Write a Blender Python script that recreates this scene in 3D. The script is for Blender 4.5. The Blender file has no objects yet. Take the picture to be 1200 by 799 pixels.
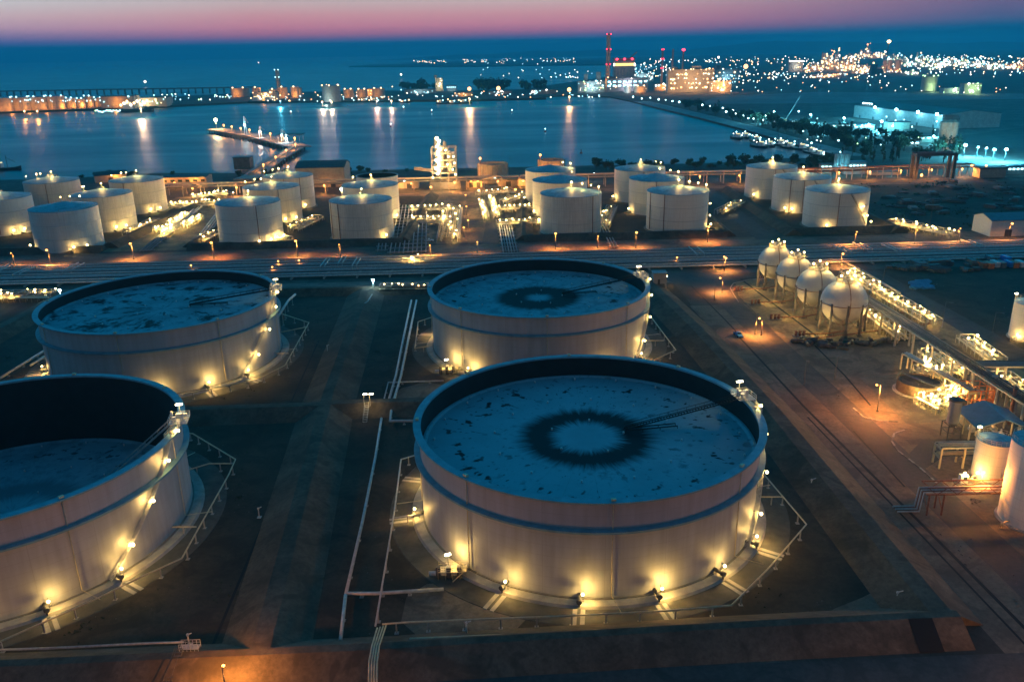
import bpy, math, random
from mathutils import Matrix, Vector
random.seed(7)
scene = bpy.context.scene
COL = scene.collection
PI = math.pi

# ------------------------------------------------------------------ camera
F_PX, PITCH, ROLL, CAM_H = 969.32, math.radians(19.2173), math.radians(-1.0994), 102.84
_c, _s, _cr, _sr = math.cos(PITCH), math.sin(PITCH), math.cos(ROLL), math.sin(ROLL)
cam_d = bpy.data.cameras.new("camera")
cam = bpy.data.objects.new("camera", cam_d); COL.objects.link(cam)
_R0, _U0, _FW = Vector((1, 0, 0)), Vector((0, _s, _c)), Vector((0, _c, -_s))
_R, _U = _R0 * _cr + _U0 * _sr, _U0 * _cr - _R0 * _sr
cam.matrix_world = Matrix(((_R.x, _U.x, -_FW.x, 0), (_R.y, _U.y, -_FW.y, 0), (_R.z, _U.z, -_FW.z, CAM_H), (0, 0, 0, 1)))
cam_d.sensor_fit = 'HORIZONTAL'; cam_d.sensor_width = 36; cam_d.lens = F_PX * 36 / 1200
cam_d.clip_start = 1; cam_d.clip_end = 80000
scene.camera = cam

def at(px, py, z=0.0):
    """survey helper: world x, y of the point of height z seen at this place of the photograph"""
    x, y = px - 600, py - 399.5
    x, y = x * _cr + y * _sr, -x * _sr + y * _cr
    dx, dy, dz = x / F_PX, _c - y / F_PX * _s, -_s - y / F_PX * _c
    t = (z - CAM_H) / dz
    return dx * t, dy * t

def mpp(x, y, z=0):
    return math.sqrt(x * x + y * y + (CAM_H - z) ** 2) / F_PX

# ------------------------------------------------------------------ sky (dusk)
scene.view_settings.view_transform = 'Standard'; scene.view_settings.look = 'None'
scene.view_settings.exposure = 0.0; scene.view_settings.gamma = 1
world = bpy.data.worlds.new("World"); scene.world = world; world.use_nodes = True

def lin(r, g, b):
    f = lambda v: (v / 255 / 12.92) if v / 255 <= 0.04045 else ((v / 255 + 0.055) / 1.055) ** 2.4
    return (f(r), f(g), f(b), 1)

nt = world.node_tree; nt.nodes.clear()
def nd(nt, typ, **kw):
    n = nt.nodes.new(typ)
    for k, v in kw.items(): setattr(n, k, v)
    return n
def lk(nt, a, b): nt.links.new(a, b)
def math_n(nt, op, a, b=None, c=None, clamp=False):
    n = nd(nt, 'ShaderNodeMath', operation=op, use_clamp=clamp)
    for i, v in enumerate((a, b, c)):
        if v is None: continue
        if isinstance(v, (int, float)): n.inputs[i].default_value = v
        else: lk(nt, v, n.inputs[i])
    return n.outputs[0]
def ramp_n(nt, fac, stops, interp='LINEAR'):
    n = nd(nt, 'ShaderNodeValToRGB'); r = n.color_ramp; r.interpolation = interp
    while len(r.elements) < len(stops): r.elements.new(0.5)
    for e, (p, c) in zip(r.elements, stops):
        e.position = p; e.color = c if len(c) == 4 else (*c, 1)
    if fac is not None: lk(nt, fac, n.inputs[0])
    return n.outputs[0]
def mix_n(nt, fac, a, b, blend='MIX'):
    n = nd(nt, 'ShaderNodeMix', data_type='RGBA', blend_type=blend, clamp_factor=True)
    for i, v in ((0, fac), (6, a), (7, b)):
        if isinstance(v, (int, float)): n.inputs[i].default_value = v
        elif isinstance(v, tuple): n.inputs[i].default_value = v if len(v) == 4 else (*v, 1)
        else: lk(nt, v, n.inputs[i])
    return n.outputs[2]

tc = nd(nt, 'ShaderNodeTexCoord'); sp = nd(nt, 'ShaderNodeSeparateXYZ'); lk(nt, tc.outputs['Generated'], sp.inputs[0])
dx, dy, dz = sp.outputs
elev = math_n(nt, 'MULTIPLY', math_n(nt, 'ARCSINE', dz), 180 / PI)
low = math_n(nt, 'DIVIDE', math_n(nt, 'ADD', elev, 2.0), 10.0, clamp=True)        # -2 .. 8 degrees
E = lambda e: (e + 2) / 10
bright = ramp_n(nt, low, [(0, lin(0, 76, 118)), (E(.5), lin(0, 82, 128)), (E(.75), lin(24, 86, 138)), (E(.98), lin(118, 98, 152)), (E(1.3), lin(196, 116, 150)), (E(1.75), lin(226, 140, 158)), (E(2.4), lin(226, 160, 166)), (E(3.1), lin(216, 186, 184)), (E(5), lin(70, 152, 188)), (1, lin(8, 142, 188))])
dusk = ramp_n(nt, low, [(0, lin(0, 68, 106)), (E(.6), lin(0, 78, 120)), (E(.95), lin(24, 78, 122)), (E(1.4), lin(92, 88, 130)), (E(2.5), lin(128, 98, 134)), (E(3.5), lin(146, 126, 152)), (E(5), lin(40, 124, 164)), (1, lin(8, 128, 176))])
side = math_n(nt, 'MULTIPLY', math_n(nt, 'SUBTRACT', dx, 0.1), 2.6, clamp=True)
pale = ramp_n(nt, low, [(0, lin(0, 76, 118)), (E(.5), lin(0, 84, 132)), (E(.75), lin(16, 86, 144)), (E(1.0), lin(88, 102, 168)), (E(1.35), lin(156, 134, 178)), (E(1.8), lin(206, 168, 188)), (E(2.4), lin(222, 192, 196)), (E(3.1), lin(218, 212, 212)), (E(5), lin(70, 152, 188)), (1, lin(8, 142, 188))])
left = math_n(nt, 'MULTIPLY', math_n(nt, 'SUBTRACT', math_n(nt, 'MULTIPLY', dx, -1.0), 0.27), 4.0, clamp=True)
front_low = mix_n(nt, left, mix_n(nt, side, bright, dusk), pale)
high = math_n(nt, 'DIVIDE', elev, 90.0, clamp=True)
front_high = ramp_n(nt, high, [(0, (.01, .38, .64)), (.08, (.0005, .66, 1.22)), (.28, (.0003, .47, .92)), (.5, (.0005, .09, .20)), (1, (.0003, .066, .165))])
sel = math_n(nt, 'GREATER_THAN', elev, 8.0)
front_mix = nd(nt, 'ShaderNodeMapRange'); front_mix.inputs[1].default_value = 5; front_mix.inputs[2].default_value = 8
lk(nt, elev, front_mix.inputs[0])
front = mix_n(nt, front_mix.outputs[0], front_low, front_high)
# the far side of the twilight sky behind the viewer is mauve
back = ramp_n(nt, high, [(0, (.20, .205, .245)), (.10, (.165, .18, .225)), (.25, (.045, .08, .135)), (.5, (.001, .065, .15)), (1, (.0003, .066, .165))])
bk = nd(nt, 'ShaderNodeMapRange'); bk.inputs[1].default_value = 0.1; bk.inputs[2].default_value = -0.5
lk(nt, dy, bk.inputs[0])
skycol = mix_n(nt, bk.outputs[0], front, back)
nish = nd(nt, 'ShaderNodeTexSky', sky_type='NISHITA', sun_disc=False, sun_elevation=math.radians(-5), sun_rotation=math.radians(-12))
nish.air_density = 1.5
bg1 = nd(nt, 'ShaderNodeBackground'); lk(nt, skycol, bg1.inputs[0]); bg1.inputs[1].default_value = 1.0
bg2 = nd(nt, 'ShaderNodeBackground'); lk(nt, nish.outputs[0], bg2.inputs[0]); bg2.inputs[1].default_value = 0.05
addw = nd(nt, 'ShaderNodeAddShader'); lk(nt, bg1.outputs[0], addw.inputs[0]); lk(nt, bg2.outputs[0], addw.inputs[1])
wo = nd(nt, 'ShaderNodeOutputWorld'); lk(nt, addw.outputs[0], wo.inputs[0])

cy = scene.cycles
cy.use_denoising = True
try: cy.denoiser = 'OPENIMAGEDENOISE'
except Exception: pass
cy.max_bounces = 4; cy.diffuse_bounces = 2; cy.glossy_bounces = 2; cy.transmission_bounces = 2; cy.volume_bounces = 0
cy.sample_clamp_indirect = 2.5; cy.sample_clamp_direct = 0
cy.use_light_tree = True; cy.caustics_reflective = False; cy.caustics_refractive = False
cy.use_adaptive_sampling = True; cy.adaptive_threshold = 0.015

# ------------------------------------------------------------------ materials
def mat(name, col, rough=0.7, metal=0.0, noise=None, amt=0.3, stretch=(1, 1, 1), bump=0.0, col2=None, coat=0):
    m = bpy.data.materials.new(name); m.use_nodes = True; t = m.node_tree
    b = t.nodes['Principled BSDF']
    b.inputs['Roughness'].default_value = rough; b.inputs['Metallic'].default_value = metal
    c1 = tuple(max(0, v * (1 - amt)) for v in col); c2 = col2 or tuple(min(.95, v * (1 + amt)) for v in col)
    if noise:
        tc = nd(t, 'ShaderNodeTexCoord'); mp = nd(t, 'ShaderNodeMapping'); mp.inputs['Scale'].default_value = stretch
        lk(t, tc.outputs['Object'], mp.inputs[0])
        n1 = nd(t, 'ShaderNodeTexNoise'); n1.inputs['Scale'].default_value = noise; n1.inputs['Detail'].default_value = 6; n1.inputs['Roughness'].default_value = .62
        lk(t, mp.outputs[0], n1.inputs[0])
        r = ramp_n(t, n1.outputs[0], [(.32, c1), (.68, c2)])
        if noise < .2:
            n2 = nd(t, 'ShaderNodeTexNoise'); n2.inputs['Scale'].default_value = .9; n2.inputs['Detail'].default_value = 8; n2.inputs['Roughness'].default_value = .75
            lk(t, tc.outputs['Object'], n2.inputs[0])
            r = mix_n(t, .55, r, ramp_n(t, n2.outputs[0], [(.35, (.45,) * 3), (.66, (1.5,) * 3)]), 'MULTIPLY')
            n3 = nd(t, 'ShaderNodeTexNoise'); n3.inputs['Scale'].default_value = .11; n3.inputs['Detail'].default_value = 3; n3.inputs['Distortion'].default_value = 1.5
            lk(t, tc.outputs['Object'], n3.inputs[0])
            r = mix_n(t, ramp_n(t, n3.outputs[0], [(.52, (0,) * 3), (.62, (.6,) * 3)]), r, tuple(v * .45 for v in col))
        lk(t, r, b.inputs['Base Color'])
        if bump:
            bp = nd(t, 'ShaderNodeBump'); bp.inputs['Strength'].default_value = bump; bp.inputs['Distance'].default_value = .1
            lk(t, n1.outputs[0], bp.inputs['Height']); lk(t, bp.outputs[0], b.inputs['Normal'])
    else:
        b.inputs['Base Color'].default_value = (*col, 1)
    return m

def glow(name, col, strength, sample=True):
    m = bpy.data.materials.new(name); m.use_nodes = True; t = m.node_tree; t.nodes.clear()
    e = nd(t, 'ShaderNodeEmission'); e.inputs[0].default_value = (*col, 1); e.inputs[1].default_value = strength
    o = nd(t, 'ShaderNodeOutputMaterial'); lk(t, e.outputs[0], o.inputs[0])
    if not sample: m.cycles.emission_sampling = 'NONE'
    return m

M = {}
M['steel'] = mat('galvanised_steel', (.36, .37, .37), .5, .3, 1.5, .25)
M['pale_pipe'] = mat('pale_painted_pipe', (.5, .5, .48), .45, 0, .8, .2)
M['yellow_pipe'] = mat('cream_painted_pipe', (.55, .47, .30), .5, 0, .8, .2)
M['dark_steel'] = mat('dark_steel', (.09, .09, .09), .6, .2, 1.2, .35)
M['rust'] = mat('rusty_steel', (.24, .11, .07), .7, 0, 1.2, .4)
M['concrete'] = mat('concrete', (.34, .32, .29), .85, 0, .35, .25)
M['concrete_dark'] = mat('weathered_concrete', (.17, .16, .145), .9, 0, .25, .3)
M['apron'] = mat('oily_gravel_apron', (.085, .08, .068), .9, 0, .3, .35)
M['asphalt'] = mat('asphalt', (.06, .054, .05), .8, 0, .06, .35, (1, .3, 1))
M['dirt'] = mat('trodden_dirt', (.16, .125, .09), .95, 0, .05, .4, bump=.3)
M['bank'] = mat('compacted_earth_bank', (.10, .078, .054), .95, 0, .09, .4, bump=.4)
M['bund'] = mat('dark_bund_soil', (.047, .034, .022), .97, 0, .06, .5, bump=.5)
M['paving'] = mat('stained_paving', (.13, .12, .095), .9, 0, .12, .35)
M['slab_yellow'] = mat('pale_gravel_yard', (.24, .19, .11), .95, 0, .12, .4, bump=.3)
M['roof_blue'] = mat('blue_grey_roof_sheet', (.10, .15, .19), .5, 0, .4, .2)
M['roof_dark'] = mat('dark_roof_sheet', (.04, .04, .045), .6, 0, .3, .3)
M['wall_cream'] = mat('cream_wall', (.42, .38, .30), .8, 0, .4, .2)
M['wall_grey'] = mat('grey_wall', (.30, .31, .31), .8, 0, .2, .2)
M['foliage'] = mat('foliage', (.045, .065, .03), .8, 0, .6, .5)
M['bark'] = mat('bark', (.08, .06, .04), .9, 0, 2, .3)
M['black'] = mat('black_opening', (.006, .006, .007), .9)
M['inner'] = mat('near_black_inner_wall', (.012, .012, .014), .9, 0, .3, .3)  # near-black over the whole wall, slightly mottled
M['blue'] = mat('blue_paint', (.02, .22, .6), .4, 0, 2, .15)
M['red'] = mat('red_paint', (.5, .07, .04), .5, 0, 2, .2)
M['orange'] = mat('orange_paint', (.55, .17, .05), .5, 0, 2, .2)
M['white'] = mat('white_paint', (.68, .68, .66), .5, 0, 1.0, .1)
M['glass'] = mat('dark_glass', (.02, .03, .04), .1)
M['tyre'] = mat('tyre_rubber', (.015, .015, .015), .8)
M['hull'] = mat('dark_hull', (.03, .035, .04), .5, 0, .5, .3)
M['land'] = mat('dark_land', (.03, .04, .04), .95, 0, .012, .5)
M['hill'] = mat('wooded_hill', (.03, .045, .05), .95, 0, .004, .4)

WARM, SOD, COOL, CYAN = (1, .60, .15), (1, .34, .06), (.6, .93, 1), (.12, .75, 1)
M['b_warm'] = glow('warm_lamp', (1, .72, .30), 22)
M['b_warm_far'] = glow('warm_far_lamp', (1, .62, .30), 7, False)
M['b_sod'] = glow('sodium_lamp', (1, .40, .09), 9)
M['b_sod_far'] = glow('sodium_far_lamp', (1, .42, .16), 6, False)
M['b_cool'] = glow('cool_lamp', (.55, .93, 1), 14, False)
M['b_cool_far'] = glow('cool_far_lamp', (.42, .88, 1), 5, False)
M['b_flood'] = glow('flood_lamp', (.5, .95, 1), 60)
M['b_white_far'] = glow('white_far_lamp', (1, .92, .78), 6, False)
M['b_green'] = glow('greenish_lamp', (.55, 1, .45), 5, False)
M['b_red'] = glow('red_beacon', (1, .03, .06), 9, False)
M['b_window'] = glow('lit_window', (1, .75, .35), 2.2, False)
M['b_orangepanel'] = glow('lit_louvres', (1, .55, .16), 3.0, False)
M['b_tube'] = glow('tube_lamp', (1, .80, .45), 30)
M['flame'] = glow('flare_flame', (1, .55, .18), 30, False)

def tank_paint(name, col, streak=.24):
    m = bpy.data.materials.new(name); m.use_nodes = True; t = m.node_tree; b = t.nodes['Principled BSDF']
    tc = nd(t, 'ShaderNodeTexCoord'); sp = nd(t, 'ShaderNodeSeparateXYZ'); lk(t, tc.outputs['Object'], sp.inputs[0])
    th = math_n(t, 'ARCTAN2', sp.outputs[0], math_n(t, 'MULTIPLY', sp.outputs[1], -1.0))
    cb = nd(t, 'ShaderNodeCombineXYZ'); lk(t, math_n(t, 'MULTIPLY', th, 26.0), cb.inputs[0]); lk(t, math_n(t, 'MULTIPLY', sp.outputs[2], .06), cb.inputs[1])
    n = nd(t, 'ShaderNodeTexNoise'); n.inputs['Scale'].default_value = 1; n.inputs['Detail'].default_value = 7; lk(t, cb.outputs[0], n.inputs[0])
    n2 = nd(t, 'ShaderNodeTexNoise'); n2.inputs['Scale'].default_value = .16; n2.inputs['Detail'].default_value = 5; lk(t, tc.outputs['Object'], n2.inputs[0])
    f = math_n(t, 'ADD', math_n(t, 'MULTIPLY', n.outputs[0], .65), math_n(t, 'MULTIPLY', n2.outputs[0], .35))
    # welded courses: a thin seam each 2.4 m and plate joints
    seam = math_n(t, 'LESS_THAN', math_n(t, 'FRACT', math_n(t, 'DIVIDE', sp.outputs[2], 2.4)), .035)
    vs = math_n(t, 'LESS_THAN', math_n(t, 'FRACT', math_n(t, 'MULTIPLY', th, 10.0 / PI)), .012)
    seam = math_n(t, 'MAXIMUM', seam, vs)
    c = ramp_n(t, f, [(.30, tuple(v * (1 - streak) * k for v, k in zip(col, (1, .96, .9)))), (.62, col)])
    c = mix_n(t, math_n(t, 'MULTIPLY', seam, .3), c, (.2, .19, .17))
    lk(t, c, b.inputs['Base Color']); b.inputs['Roughness'].default_value = .55
    return m
M['tank_white'] = tank_paint('weathered_white_tank_paint', (.41, .42, .44))
M['tank_small'] = tank_paint('white_tank_paint', (.80, .765, .70), .12)
M['tank_small_old'] = tank_paint('yellowed_tank_paint', (.76, .71, .62), .3)
M['tank_small_grey'] = tank_paint('chalky_tank_paint', (.72, .71, .68), .22)

def roof_mat(name, ring, spots, pool, seed, inner=.2, base=(.25, .44, .50)):
    """floating roof deck: dry pale paint with dirt where rain water stood"""
    m = bpy.data.materials.new(name); m.use_nodes = True; t = m.node_tree; b = t.nodes['Principled BSDF']
    tc = nd(t, 'ShaderNodeTexCoord'); sp = nd(t, 'ShaderNodeSeparateXYZ'); lk(t, tc.outputs['Object'], sp.inputs[0])
    X, Y, Z = sp.outputs
    r = math_n(t, 'DIVIDE', math_n(t, 'SQRT', math_n(t, 'ADD', math_n(t, 'MULTIPLY', X, X), math_n(t, 'MULTIPLY', Y, Y))), 38.5)
    th = math_n(t, 'ARCTAN2', X, Y)
    def polar(ka, kr, off, detail=3, rough=.5):
        cb = nd(t, 'ShaderNodeCombineXYZ'); lk(t, math_n(t, 'MULTIPLY', th, ka), cb.inputs[0]); lk(t, math_n(t, 'MULTIPLY', r, kr), cb.inputs[1]); cb.inputs[2].default_value = seed + off
        n = nd(t, 'ShaderNodeTexNoise'); n.inputs['Scale'].default_value = 1; n.inputs['Detail'].default_value = detail; n.inputs['Roughness'].default_value = rough
        lk(t, cb.outputs[0], n.inputs[0]); return n.outputs[0]
    pn = nd(t, 'ShaderNodeTexNoise'); pn.inputs['Scale'].default_value = .09; pn.inputs['Detail'].default_value = 8; pn.inputs['Roughness'].default_value = .65
    lk(t, tc.outputs['Object'], pn.inputs[0])
    ramp_ = lambda v, a, bb: ramp_n(t, v, [(a, (0, 0, 0)), (bb, (1, 1, 1))])
    # broad ring around the centre
    edge = math_n(t, 'MULTIPLY', math_n(t, 'SUBTRACT', polar(11.0, 3.0, 1, 8, .78), .5), .26)
    rr = math_n(t, 'ADD', r, edge)
    ring_in = ramp_(rr, inner - .035, inner + .05); ring_out = math_n(t, 'SUBTRACT', 1.0, ramp_(rr, .35, .45))
    ringf = math_n(t, 'MULTIPLY', math_n(t, 'MULTIPLY', ring_in, ring_out), ring)
    # short radial blotches in two belts
    sp1 = ramp_(math_n(t, 'MAXIMUM', polar(10.0, 12.0, 5, 2.5, .5), math_n(t, 'MULTIPLY', polar(24.0, 18.0, 8, 2, .5), .95)), .605, .665)
    belt = ramp_n(t, r, [(.44, (.0, 0, 0)), (.50, (.7, .7, .7)), (.60, (.25, .25, .25)), (.72, (1, 1, 1)), (.84, (1, 1, 1)), (.96, (.4, .4, .4))])
    spf = math_n(t, 'MULTIPLY', math_n(t, 'MULTIPLY', sp1, belt), spots)
    # ponds
    pf = math_n(t, 'MULTIPLY', ramp_(math_n(t, 'ADD', math_n(t, 'MULTIPLY', polar(5.0, 7.0, 9, 6, .7), .6), math_n(t, 'MULTIPLY', pn.outputs[0], .4)), .49, .58), pool)
    cen = math_n(t, 'MULTIPLY', ramp_(pn.outputs[0], .62, .68), .5)
    dirt = math_n(t, 'MAXIMUM', math_n(t, 'MAXIMUM', ringf, spf), math_n(t, 'MAXIMUM', pf, cen), clamp=True)
    c = ramp_n(t, pn.outputs[0], [(.3, tuple(v * .78 for v in base)), (.7, base)])
    rad = math_n(t, 'LESS_THAN', math_n(t, 'FRACT', math_n(t, 'MULTIPLY', th, 12 / PI)), .02)
    c = mix_n(t, math_n(t, 'MULTIPLY', rad, .2), c, (.1, .1, .1))
    c = mix_n(t, math_n(t, 'MULTIPLY', dirt, .97), c, (.010, .012, .015))
    lk(t, c, b.inputs['Base Color']); b.inputs['Roughness'].default_value = .8; b.inputs['Specular IOR Level'].default_value = .15
    return m

def water_mat():
    m = bpy.data.materials.new('sea_water'); m.use_nodes = True; t = m.node_tree; b = t.nodes['Principled BSDF']
    b.inputs['Base Color'].default_value = (.0005, .055, .09, 1); b.inputs['Roughness'].default_value = .3; b.inputs['IOR'].default_value = 1.33
    tc = nd(t, 'ShaderNodeTexCoord'); mp = nd(t, 'ShaderNodeMapping'); mp.inputs['Scale'].default_value = (.6, 1, 1); lk(t, tc.outputs['Object'], mp.inputs[0])
    n1 = nd(t, 'ShaderNodeTexNoise'); n1.inputs['Scale'].default_value = .5; n1.inputs['Detail'].default_value = 4; lk(t, mp.outputs[0], n1.inputs[0])
    # slow slicks: calmer and rougher lanes
    mp2 = nd(t, 'ShaderNodeMapping'); mp2.inputs['Scale'].default_value = (.25, 1, 1); lk(t, tc.outputs['Object'], mp2.inputs[0])
    n2 = nd(t, 'ShaderNodeTexNoise'); n2.inputs['Scale'].default_value = .012; n2.inputs['Detail'].default_value = 4; n2.inputs['Distortion'].default_value = .6; lk(t, mp2.outputs[0], n2.inputs[0])
    bp = nd(t, 'ShaderNodeBump'); bp.inputs['Distance'].default_value = 1.2
    lk(t, math_n(t, 'MULTIPLY_ADD', n2.outputs[0], .3, .2), bp.inputs['Strength'])
    lk(t, n1.outputs[0], bp.inputs['Height']); lk(t, bp.outputs[0], b.inputs['Normal'])
    lk(t, ramp_n(t, n2.outputs[0], [(.35, (.33,) * 3), (.65, (.45,) * 3)]), b.inputs['Roughness'])
    return m
M['water'] = water_mat()

# ------------------------------------------------------------------ mesh building
class MB:
    def __init__(self): self.v = []; self.f = []; self.sm = []; self.mi = []; self.m = 0
    def face(self, idx, smooth=False): self.f.append(idx); self.sm.append(smooth); self.mi.append(self.m)
    def box(self, cx, cy, cz, sx, sy, sz, rz=0.0):
        c, s = math.cos(rz), math.sin(rz); n = len(self.v)
        for z in (-.5, .5):
            for x, y in ((-.5, -.5), (.5, -.5), (.5, .5), (-.5, .5)):
                X, Y = x * sx, y * sy
                self.v.append((cx + X * c - Y * s, cy + X * s + Y * c, cz + z * sz))
        for q in ((3, 2, 1, 0), (4, 5, 6, 7), (0, 1, 5, 4), (1, 2, 6, 5), (2, 3, 7, 6), (3, 0, 4, 7)): self.face(tuple(n + i for i in q))
        return self
    def bar(self, p, q, w, h=None):
        """rectangular bar from p to q"""
        h = h or w; p, q = Vector(p), Vector(q); d = (q - p)
        if d.length < 1e-6: return self
        d.normalize(); up = Vector((0, 0, 1)) if abs(d.z) < .95 else Vector((0, 1, 0))
        a = d.cross(up).normalized(); b = a.cross(d); n = len(self.v)
        for o in (p, q):
            for i, j in ((-.5, -.5), (.5, -.5), (.5, .5), (-.5, .5)): self.v.append(tuple(o + a * (i * w) + b * (j * h)))
        for f in ((0, 1, 2, 3), (7, 6, 5, 4), (4, 5, 1, 0), (5, 6, 2, 1), (6, 7, 3, 2), (7, 4, 0, 3)): self.face(tuple(n + i for i in f))
        return self
    def tube(self, pts, r, n=8, r2=None, caps=True):
        pts = [Vector(p) for p in pts]; r2 = r if r2 is None else r2; k = len(pts); base = len(self.v)
        for i, p in enumerate(pts):
            d = (pts[min(i + 1, k - 1)] - pts[max(i - 1, 0)]).normalized()
            up = Vector((0, 0, 1)) if abs(d.z) < .95 else Vector((0, 1, 0))
            a = d.cross(up).normalized(); b = a.cross(d); rr = r + (r2 - r) * i / max(1, k - 1)
            if 0 < i < k - 1:
                d1 = (pts[i] - pts[i - 1]).normalized(); cosh = max(.4, math.sqrt(max(0, (1 + d1.dot((pts[i + 1] - pts[i]).normalized())) / 2)))
            for j in range(n):
                t = 2 * PI * j / n; self.v.append(tuple(p + a * (rr * math.cos(t)) + b * (rr * math.sin(t))))
        for i in range(k - 1):
            for j in range(n):
                a0 = base + i * n + j; a1 = base + i * n + (j + 1) % n
                self.face((a0, a1, a1 + n, a0 + n), True)
        if caps:
            self.face(tuple(base + j for j in range(n))[::-1]); self.face(tuple(base + (k - 1) * n + j for j in range(n)))
        return self
    def lathe(self, prof, n=64, cx=0, cy=0, a0=0.0, a1=2 * PI, smooth_prof=False):
        """prof: (r, z) points from bottom outside to top; hard edges between segments unless smooth_prof"""
        full = abs(a1 - a0 - 2 * PI) < 1e-6; m = n if full else n + 1
        segs = [prof] if smooth_prof else [prof[i:i + 2] for i in range(len(prof) - 1)]
        for sg in segs:
            base = len(self.v); k = len(sg)
            for r, z in sg:
                for j in range(m):
                    t = a0 + (a1 - a0) * j / n; self.v.append((cx + r * math.cos(t), cy + r * math.sin(t), z))
            for i in range(k - 1):
                for j in range(n):
                    a = base + i * m + j; b = base + i * m + ((j + 1) % m if full else j + 1)
                    self.face((a, b, b + m, a + m), True)
        return self
    def disc(self, r, z, n=64, cx=0, cy=0):
        b = len(self.v)
        for j in range(n): self.v.append((cx + r * math.cos(2 * PI * j / n), cy + r * math.sin(2 * PI * j / n), z))
        self.face(tuple(range(b, b + n))); return self
    def ball(self, c, r, n=8, k=5, sz=1.0):
        base = len(self.v); cx, cy, cz = c
        for i in range(k + 1):
            p = -PI / 2 + PI * i / k
            for j in range(n): t = 2 * PI * j / n; self.v.append((cx + r * math.cos(p) * math.cos(t), cy + r * math.cos(p) * math.sin(t), cz + sz * r * math.sin(p)))
        for i in range(k):
            for j in range(n):
                a = base + i * n + j; b = base + i * n + (j + 1) % n; self.face((a, b, b + n, a + n), True)
        return self
    def prism(self, poly, z0, z1):
        n = len(poly); b = len(self.v)
        ar = sum(poly[i][0] * poly[(i + 1) % n][1] - poly[(i + 1) % n][0] * poly[i][1] for i in range(n))
        if ar < 0: poly = poly[::-1]
        for z in (z0, z1):
            for x, y in poly: self.v.append((x, y, z))
        self.face(tuple(range(b, b + n))[::-1]); self.face(tuple(range(b + n, b + 2 * n)))
        for i in range(n): j = (i + 1) % n; self.face((b + i, b + j, b + n + j, b + n + i))
        return self
    def strip(self, L, R, z):
        b = len(self.v)
        for p, q in zip(L, R): self.v.append((p[0], p[1], z)); self.v.append((q[0], q[1], z))
        for i in range(len(L) - 1): k = b + 2 * i; self.face((k, k + 1, k + 3, k + 2))
        return self
    def build(self, name, mats, parent=None, off=None):
        me = bpy.data.meshes.new(name)
        v = self.v if off is None else [(a - off[0], b - off[1], c - off[2]) for a, b, c in self.v]
        me.from_pydata(v, [], self.f)
        me.polygons.foreach_set('use_smooth', self.sm)
        for mm in (mats if isinstance(mats, (list, tuple)) else [mats]): me.materials.append(M[mm] if isinstance(mm, str) else mm)
        if isinstance(mats, (list, tuple)) and len(mats) > 1: me.polygons.foreach_set('material_index', self.mi)
        me.update()
        o = bpy.data.objects.new(name, me); COL.objects.link(o)
        if parent is not None: o.parent = parent
        return o

CHILD = {}
def tag(o, label, cat, group=None, kind=None):
    if label: o['label'] = label
    if cat: o['category'] = cat
    if group: o['group'] = group
    if kind: o['kind'] = kind
    return o
class Thing:
    """an Empty at the thing's base; parts are given in world coordinates"""
    def __init__(self, name, label, cat, loc, group=None, rz=0.0):
        self.o = bpy.data.objects.new(name, None); COL.objects.link(self.o); self.o.location = loc; self.o.rotation_euler.z = rz
        self.loc = loc; tag(self.o, label, cat, group)
    def part(self, name, mb, mats, parent=None, label=None, local=False):
        o = mb.build(name, mats, parent or self.o, None if local else self.loc)
        if label: o['label'] = label
        return o
    def light(self, loc, power, col, radius=.25, spot=None, local=False):
        d = bpy.data.lights.new('lamp_light', 'SPOT' if spot else 'POINT'); d.energy = power; d.color = col; d.shadow_soft_size = radius
        if spot: d.spot_size = spot; d.spot_blend = 1.0
        l = bpy.data.objects.new('lamp_light', d); COL.objects.link(l); l.parent = self.o
        l.location = loc if local else tuple(a - b for a, b in zip(loc, self.loc))
        return l
def structure(name, mb, mats, kind='structure'):
    o = mb.build(name, mats); o['kind'] = kind; return o
def kids(o): return [c for c in bpy.data.objects if c.parent == o]
def copy_tree(o, parent=None):
    c = o.copy(); COL.objects.link(c); c.parent = parent
    for ch in list(o.children): copy_tree(ch, c)
    return c
ORD = ['first', 'second', 'third', 'fourth', 'fifth', 'sixth', 'seventh', 'eighth', 'ninth', 'tenth', 'eleventh', 'twelfth', 'thirteenth', 'fourteenth', 'fifteenth', 'sixteenth', 'seventeenth', 'eighteenth', 'nineteenth', 'twentieth']
def nth(i): return ORD[i] if i < 20 else f'{i+1}th'
def P(cx, cy, r, deg): return cx + r * math.cos(math.radians(deg)), cy + r * math.sin(math.radians(deg))

# ================================================================== terrain, sea, roads
shore = [(-2600, 820), (-900, 800), at(0, 211), at(60, 210), at(180, 203), at(300, 203), at(420, 200), at(560, 197), at(700, 194), at(800, 192), at(860, 190), at(905, 185.5), (330, 815)]
quay = [(332, 830), at(975, 180), at(930, 168), at(870, 151), at(820, 138), at(770, 126), at(742, 119)]
far = [at(715, 113.5), at(660, 112), (60, 2085), (60, 2600), (420, 3600), (900, 5200), (1200, 7600), (200, 9000), (-900, 9600), (-1400, 11500), (2000, 14000), (30000, 22000), (40000, -500)]
g = MB(); g.prism(shore + quay + far + [(2600, -500), (-2600, -500)], -6, 0)
structure('ground', g, mat('dry_open_ground', (.07, .06, .047), .95, 0, .03, .5, bump=.3))
w = MB(); w.v = [(-60000, -600, -2.5), (60000, -600, -2.5), (60000, 70000, -2.5), (-60000, 70000, -2.5)]; w.face((0, 1, 2, 3))
structure('water', w, 'water')
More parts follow.
